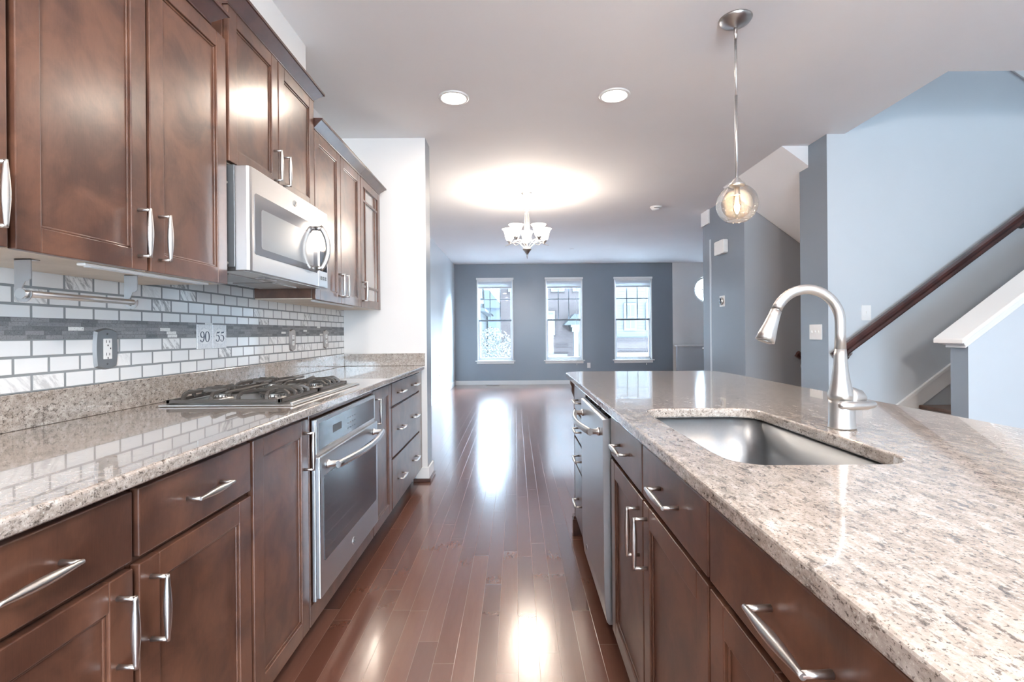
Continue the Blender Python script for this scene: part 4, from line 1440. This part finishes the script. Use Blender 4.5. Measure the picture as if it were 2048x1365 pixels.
MB().prism(rrect(yc_ - .14, yc_ + .14, 2.10, 2.265, .02), 'x', 2.4995, 2.445).build('chime_cover', M['plastic'], r, bevel=.006)
r.location = (2.4995, yc_, 2.10)
for ch in r.children:
    ch.location = Vector((2.4995, 6.0, 1.58)) - Vector(r.location)
r = thing('thermostat', 'round thermostat on a white plate below the door chime', 'thermostat', (2.4995, 5.97, 1.54))
MB().prism(rrect(5.90, 6.04, 1.475, 1.605, .006), 'x', 2.4995, 2.4935).build('plate', M['plastic'], r)
MB().lathe([(.045, 0), (.046, -.016), (.042, -.022)], (2.4935, 5.97, 1.54), 28, axis='x').build('dial_ring', M['nickel'], r)
MB().lathe([(.038, -.0222), (0, -.0235)], (2.4935, 5.97, 1.54), 28, axis='x').build('dial_face', M['black_glass'], r)

# ------------------------------------------------------------------ ceiling fixtures
labs = ['glowing recessed ceiling light, left one over the aisle', 'glowing recessed ceiling light, right one over the island',
        'added unseen recessed light behind the left one', 'added unseen recessed light behind the right one', 'added unseen recessed light at rear left', 'added unseen recessed light at rear right']
for k, (x, y) in enumerate(CANS):
    if k < 2:
        r = thing('recessed_light', labs[k], 'ceiling light', (x, y, ZC - .008), 'recessed ceiling lights')
        MB().lathe([(.103, 0), (.100, -.007), (.083, -.009), (.080, -.004), (.080, 0)], (x, y, ZC - .0005), 40).build('trim_ring', M['trim'], r)
        MB().lathe([(0, 0), (.079, 0)], (x, y, ZC - .0055), 40).build('lamp', M['can'], r)
    light('can_lamp', 'AREA', (x, y, ZC - .03), CAN_W, WARM, .15, (0, 0, 0))  # beyond the first two: unseen lamps added for brightness, no fixtures

r = thing('smoke_detector', 'white round smoke detector on the ceiling right of the chandelier', 'smoke detector', (1.77, 6.19, ZC - .04))
MB().lathe([(.072, 0), (.072, -.012), (.062, -.018), (.055, -.034), (.040, -.042), (0, -.043)], (1.77, 6.19, ZC - .0005), 32).build('cover', M['plastic'], r)
MB().box(1.73, 1.80, 6.128, 6.134, ZC - .030, ZC - .024).build('slot', M['black'], r)
o = MB().lathe([(.042, 0), (.042, -.006), (0, -.008)], (1.07, 9.27, ZC - .0005), 24).build('sprinkler_cover', M['plastic'])
tag(o, 'small flat white sprinkler cover on the far ceiling', 'sprinkler')

# pendant
PX, PY = 1.115, 2.48
r = thing('pendant_light', 'globe pendant with seeded glass and glowing filament over the island', 'pendant light', (PX, PY, 1.70))
MB().lathe([(.079, 0), (.079, -.004), (.070, -.016), (.045, -.030), (.018, -.038), (.009, -.045)], (PX, PY, ZC - .0005), 40).build('canopy', M['nickel_dark'], r)
mb = MB().tube([(PX, PY, ZC - .04), (PX, PY, ZC - .10)], .0085, 12).tube([(PX, PY, ZC - .10), (PX, PY, 2.36)], .0062, 12).tube([(PX, PY, 2.36), (PX, PY, 1.945)], .0072, 12)
mb.build('rod', M['nickel'], r)
MB().lathe([(.007, .035), (.016, .028), (.026, .012), (.038, .004), (.040, -.004), (.030, -.006)], (PX, PY, 1.912), 32).build('cap', M['nickel'], r)
gc, gr = 1.815, .0985
prof = [(gr * math.sin(math.radians(a)), gr * math.cos(math.radians(a))) for a in range(22, 146, 6)]
prof[-1] = (.052, -.083)
mb = MB().lathe(prof, (PX, PY, gc), 48)
# only the shell: drop the caps
mb.f = [f for f in mb.f if len(f) == 4]; mb.mi = mb.mi[:len(mb.f)]; mb.sm = mb.sm[:len(mb.f)]
mb.tube([(PX + .052 * math.cos(2 * PI * k / 40), PY + .052 * math.sin(2 * PI * k / 40), gc - .083) for k in range(40)], .0016, 6, closed=True)
mb.build('glass_globe', M['globe'], r)
MB().lathe([(.014, .085), (.014, .055), (.017, .05), (.017, .045)], (PX, PY, gc), 20).build('socket', M['nickel'], r)
b = MB().lathe([(.012, .048), (.016, .03), (.019, 0), (.018, -.03), (.010, -.046), (.001, -.05)], (PX, PY, gc), 24).build('bulb', M['bulb'], r)
mb = MB()
for k in range(6):
    a = 2 * PI * k / 6
    mb.tube([(PX + .006 * math.cos(a), PY + .006 * math.sin(a), gc + .035), (PX + .010 * math.cos(a), PY + .010 * math.sin(a), gc - .035)], .0022, 6)
mb.build('filament', M['filament'], b)
light('pendant_lamp', 'POINT', (PX, PY, gc - .005), 4, (1.0, .80, .60), .02)

p2 = copy_tree(r, None, (PX, .72, 1.70))  # copy added out of view, with its own lamp, to lift the brightness
p2['label'] = 'added second globe pendant, unseen, over the near end of the island'
light('pendant_lamp', 'POINT', (PX, .72, gc - .005), 4, (1.0, .80, .60), .02)
# added ceiling lamp behind the camera, invented to brighten the room
r = thing('added_ceiling_lamp', 'added frosted dome ceiling lamp behind the camera, unseen', 'ceiling light', (.4, -1.3, 2.4))
MB().lathe([(.02, .34), (.02, .14), (.17, .13), (.17, .12)], (.4, -1.3, 2.4), 32).build('mount', M['nickel'], r)
MB().lathe([(.165, .12), (.15, .06), (.10, .015), (0, 0)], (.4, -1.3, 2.4), 32).build('lamp_shade', M['shade'], r)
light('rear_fill', 'POINT', (.4, -1.3, 2.12), 155, (1.0, .93, .87), .15)

# chandelier
CX_, CY_ = .138, 5.53
r = thing('chandelier', 'five-arm chandelier with upturned frosted glass shades beyond the kitchen', 'chandelier', (CX_, CY_, 2.0))
MB().lathe([(.065, 0), (.064, -.006), (.050, -.020), (.020, -.032), (.008, -.040)], (CX_, CY_, ZC - .0005), 32).build('canopy', M['nickel'], r)
mb = MB()
for k in range(5):
    z = 2.695 - .028 * k
    if k % 2 == 0:
        ringp = [(CX_ + .010 * math.cos(2 * PI * j / 12), CY_, z + .018 * math.sin(2 * PI * j / 12)) for j in range(12)]
    else:
        ringp = [(CX_, CY_ + .010 * math.cos(2 * PI * j / 12), z + .018 * math.sin(2 * PI * j / 12)) for j in range(12)]
    mb.tube(ringp, .0028, 6, closed=True)
mb.build('chain', M['nickel'], r)
MB().lathe([(.006, .02), (.014, .012), (.032, .006), (.036, 0), (.030, -.010), (.012, -.018), (.009, -.05), (.009, -.43)], (CX_, CY_, 2.555), 24).build('stem', M['nickel'], r)
MB().lathe([(.050, .0), (.048, -.008), (.030, -.030), (.014, -.055), (.006, -.070), (.008, -.078), (.006, -.086), (.002, -.11)], (CX_, CY_, 2.115), 28).build('finial', M['nickel_dark'], r)
for k in range(5):
    a = PI / 2 + 2 * PI * k / 5
    ca, sa = math.cos(a), math.sin(a)
    P = lambda rr, z: (CX_ + ca * rr, CY_ + sa * rr, z)
    sp = smooth_path([P(.02, 2.115), P(.055, 2.15), P(.10, 2.19), P(.15, 2.198), P(.205, 2.180), P(.262, 2.165)], 5)
    arm = MB().tube(sp, [.0058] * (len(sp) - 3) + [.005, .004, .003], 8, flat=.8)
    sp2 = smooth_path([P(.022, 2.52), P(.030, 2.40), P(.034, 2.30), P(.060, 2.215), P(.125, 2.165), P(.165, 2.19)], 5)
    arm.tube(sp2, .0032, 6)
    arm = arm.build('arm', M['nickel'], r)
    MB().lathe([(.006, 0), (.010, .008), (.026, .026), (.032, .040), (.028, .042)], P(.207, 2.182), 20).build('cup', M['nickel'], arm)
    sh = MB().lathe([(.027, 0), (.040, .018), (.050, .050), (.056, .085), (.066, .112), (.084, .134), (.081, .134), (.062, .112), (.052, .085), (.046, .05), (.036, .020), (.010, .006)], P(.207, 2.218), 32)
    sh.build('glass_shade', M['shade'], arm)
    light('shade_lamp', 'POINT', P(.207, 2.34), 2.5, (1.0, .86, .72), .045)

light('chandelier_fill', 'POINT', (CX_, CY_ - .06, 2.26), 40, (1.0, .86, .72), .16)  # extra light with no bulb there, standing in for the total glow

# floor register
r = thing('floor_register', 'dark metal floor register in front of the left window wall', 'floor vent', (-.52, 11.05, 0))
MB().box(-.66, -.36, 10.98, 11.10, .0005, .006).build('grille_frame', M['nickel_dark'], r)
mb = MB()
for k in range(12):
    mb.box(-.645 + .023 * k, -.635 + .023 * k, 10.99, 11.09, .006, .008)
mb.build('louvres', M['black'], r)

# ------------------------------------------------------------------ outside
struct(MB().box(-40, 45, -40, 80, -3.4, -3.2).build('ground', M['asphalt']))
struct(MB().box(-6, 8, -12, YR - .14, -.35, -.15).build('patio', M['asphalt']))  # unseen pale slab added to bounce light up through the rear door
def hwin(root, x0, x1, z0, z1, y, cols=1, rows=2):
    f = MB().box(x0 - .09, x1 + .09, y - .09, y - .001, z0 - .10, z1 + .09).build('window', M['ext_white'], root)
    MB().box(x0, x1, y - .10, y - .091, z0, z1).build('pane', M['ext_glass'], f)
    mb = MB()
    for k in range(1, cols):
        x = x0 + (x1 - x0) * k / cols
        mb.box(x - .02, x + .02, y - .115, y - .10, z0, z1)
    for k in range(1, rows):
        z = z0 + (z1 - z0) * k / rows
        mb.box(x0, x1, y - .117, y - .102, z - .02, z + .02)
    if mb.f:
        mb.build('glazing_bar', M['ext_white'], f)
def garage(root, x0, x1, z0, z1, y, groups):
    d = MB().box(x0, x1, y - .12, y - .002, z0, z1).build('garage_door', M['ext_white'], root)
    mb = MB()
    for gx, gz in groups:
        for i in (0, 1):
            for j in (0, 1):
                mb.box(gx + i * .14, gx + i * .14 + .11, y - .13, y - .121, gz + j * .09, gz + j * .09 + .065)
    mb.build('garage_windows', M['ext_glass'], d)
YH = 26.0
r = thing('brick_house', 'pale red brick house with white garage door outside the middle window', 'house', (1.8, YH, -3.2))
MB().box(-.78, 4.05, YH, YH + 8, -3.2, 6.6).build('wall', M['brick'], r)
hwin(r, 1.97, 2.50, 3.42, 4.7, YH, 2); hwin(r, 3.10, 3.85, 3.42, 4.7, YH, 2); hwin(r, -.28, .25, 3.42, 4.7, YH, 2)
hwin(r, 1.38, 1.98, 1.15, 2.22, YH, 1)
mb = MB()
for x0, x1, z0, z1 in ((1.88, 2.60, 3.22, 3.33), (3.0, 3.95, 3.22, 3.33), (-.37, .35, 3.22, 3.33), (.9, 2.1, 2.32, 2.48), (.9, 2.1, .86, 1.02), (2.08, 2.22, 1.0, 2.34),
                       (.2, 2.75, .40, .60), (.2, 2.75, .06, .16)):
    mb.box(x0, x1, YH - .03, YH + .01, z0, z1)
mb.build('soldier_courses', M['brick_dark'], r)
garage(r, .2, 2.7, -2.3, .05, YH, [(1.85, -.28), (2.3, -.28), (1.4, -.28)])
p = MB().prism([(2.45, 1.55), (2.95, 2.1), (4.05, 2.1), (4.05, 1.55)], 'y', YH - 1.2, YH - .01).build('porch_roof', M['roof'], r)
mb = MB().box(2.85, 4.04, YH - 1.15, YH - .02, 1.20, 1.55).box(2.78, 4.045, YH - 1.2, YH - .02, 1.44, 1.55)
mb.build('entablature', M['ext_white'], r)
MB().box(2.93, 3.17, YH - 1.12, YH - .88, -2.6, 1.20).build('porch_column', M['ext_white'], r)
MB().box(3.35, 4.0, YH - .06, YH - .001, -2.6, .55).build('front_door', M['roof'], r)
r = thing('siding_house', 'cream sided house with brick ground floor outside the right window', 'house', (6.4, YH, -3.2))
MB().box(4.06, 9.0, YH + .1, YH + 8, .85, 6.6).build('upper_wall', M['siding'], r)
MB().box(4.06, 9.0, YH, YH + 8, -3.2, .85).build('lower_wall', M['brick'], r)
hwin(r, 5.80, 6.28, 1.35, 2.60, YH + .1, 2); hwin(r, 6.95, 7.5, 1.35, 2.60, YH + .1, 2)
hwin(r, 5.6, 6.3, 4.2, 5.5, YH + .1, 2)
mb = MB().box(4.3, 8.8, YH - .03, YH + .01, .66, .86).box(4.9, 8.0, YH - .03, YH + .01, .12, .28)
mb.build('soldier_courses', M['brick_dark'], r)
garage(r, 4.95, 7.9, -2.3, .11, YH, [(5.72, -.16), (6.15, -.16), (6.6, -.16)])
r = thing('balcony_house', 'white sided house with a balcony seen at the left window edge', 'house', (-3.2, 21, -3.2))
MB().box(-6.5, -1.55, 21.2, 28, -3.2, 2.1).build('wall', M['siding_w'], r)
MB().prism([(-6.5, 2.1), (-1.25, 2.1), (-1.25, 2.2), (-2.4, 2.42), (-6.5, 2.42)], 'y', 20.6, 28).build('roof', M['roof'], r)
MB().box(-6.5, -1.35, 21.0, 21.2, 2.42, 2.6).build('balcony_deck', M['ext_white'], r)
mb = MB().box(-6.4, -1.4, 20.98, 21.04, 3.35, 3.43).box(-6.4, -1.4, 20.98, 21.04, 2.66, 2.72)
for k in range(24):
    mb.box(-1.45 - .11 * k, -1.41 - .11 * k, 21.0, 21.03, 2.7, 3.4)
mb.build('balcony_railing', M['ext_white'], r)
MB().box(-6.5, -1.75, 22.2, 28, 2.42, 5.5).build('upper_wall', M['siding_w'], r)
r = thing('distant_house', 'hazy blue house between the white and brick houses', 'house', (-2, 44, -3.2))
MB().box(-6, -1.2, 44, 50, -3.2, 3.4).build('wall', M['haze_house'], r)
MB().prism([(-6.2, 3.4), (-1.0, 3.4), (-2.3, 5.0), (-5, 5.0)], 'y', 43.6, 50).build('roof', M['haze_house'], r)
# tree
r = thing('tree', 'pale leafy street tree outside the left window', 'tree', (-.85, 17.5, -3.2))
mb = MB().tube([(-.85, 17.5, -3.2), (-.82, 17.5, -2), (-.88, 17.5, -.9), (-.8, 17.5, .2)], [.11, .09, .06, .02], 10)
for k in range(9):
    a = k * 2.4
    mb.tube([(-.85, 17.5, -1.3 + k * .12), (-.85 + .6 * math.cos(a), 17.5 + .6 * math.sin(a), -.4 + k * .14)], [.03, .008], 6)
mb.build('trunk', M['bark'], r)
mb = MB()
for k in range(5200):
    while True:
        p = Vector((random.uniform(-1, 1), random.uniform(-1, 1), random.uniform(-1, 1)))
        if p.length < 1 and p.length > .35:
            break
    q = Vector((-.80 + p.x * 1.25, 17.5 + p.y * 1.1, -.35 + p.z * 1.75))
    if p.z > 0:
        q.x = -.80 + p.x * 1.25 * (1 - .25 * p.z)
    a = Vector((random.gauss(0, 1), random.gauss(0, 1), random.gauss(0, 1))).normalized() * .045
    b = a.cross(Vector((random.gauss(0, 1), random.gauss(0, 1), random.gauss(0, 1)))).normalized() * .028
    mb.add([q - a, q + b, q + a, q - b], [(0, 1, 2, 3)])
mb.build('crown', M['leaf'], r)
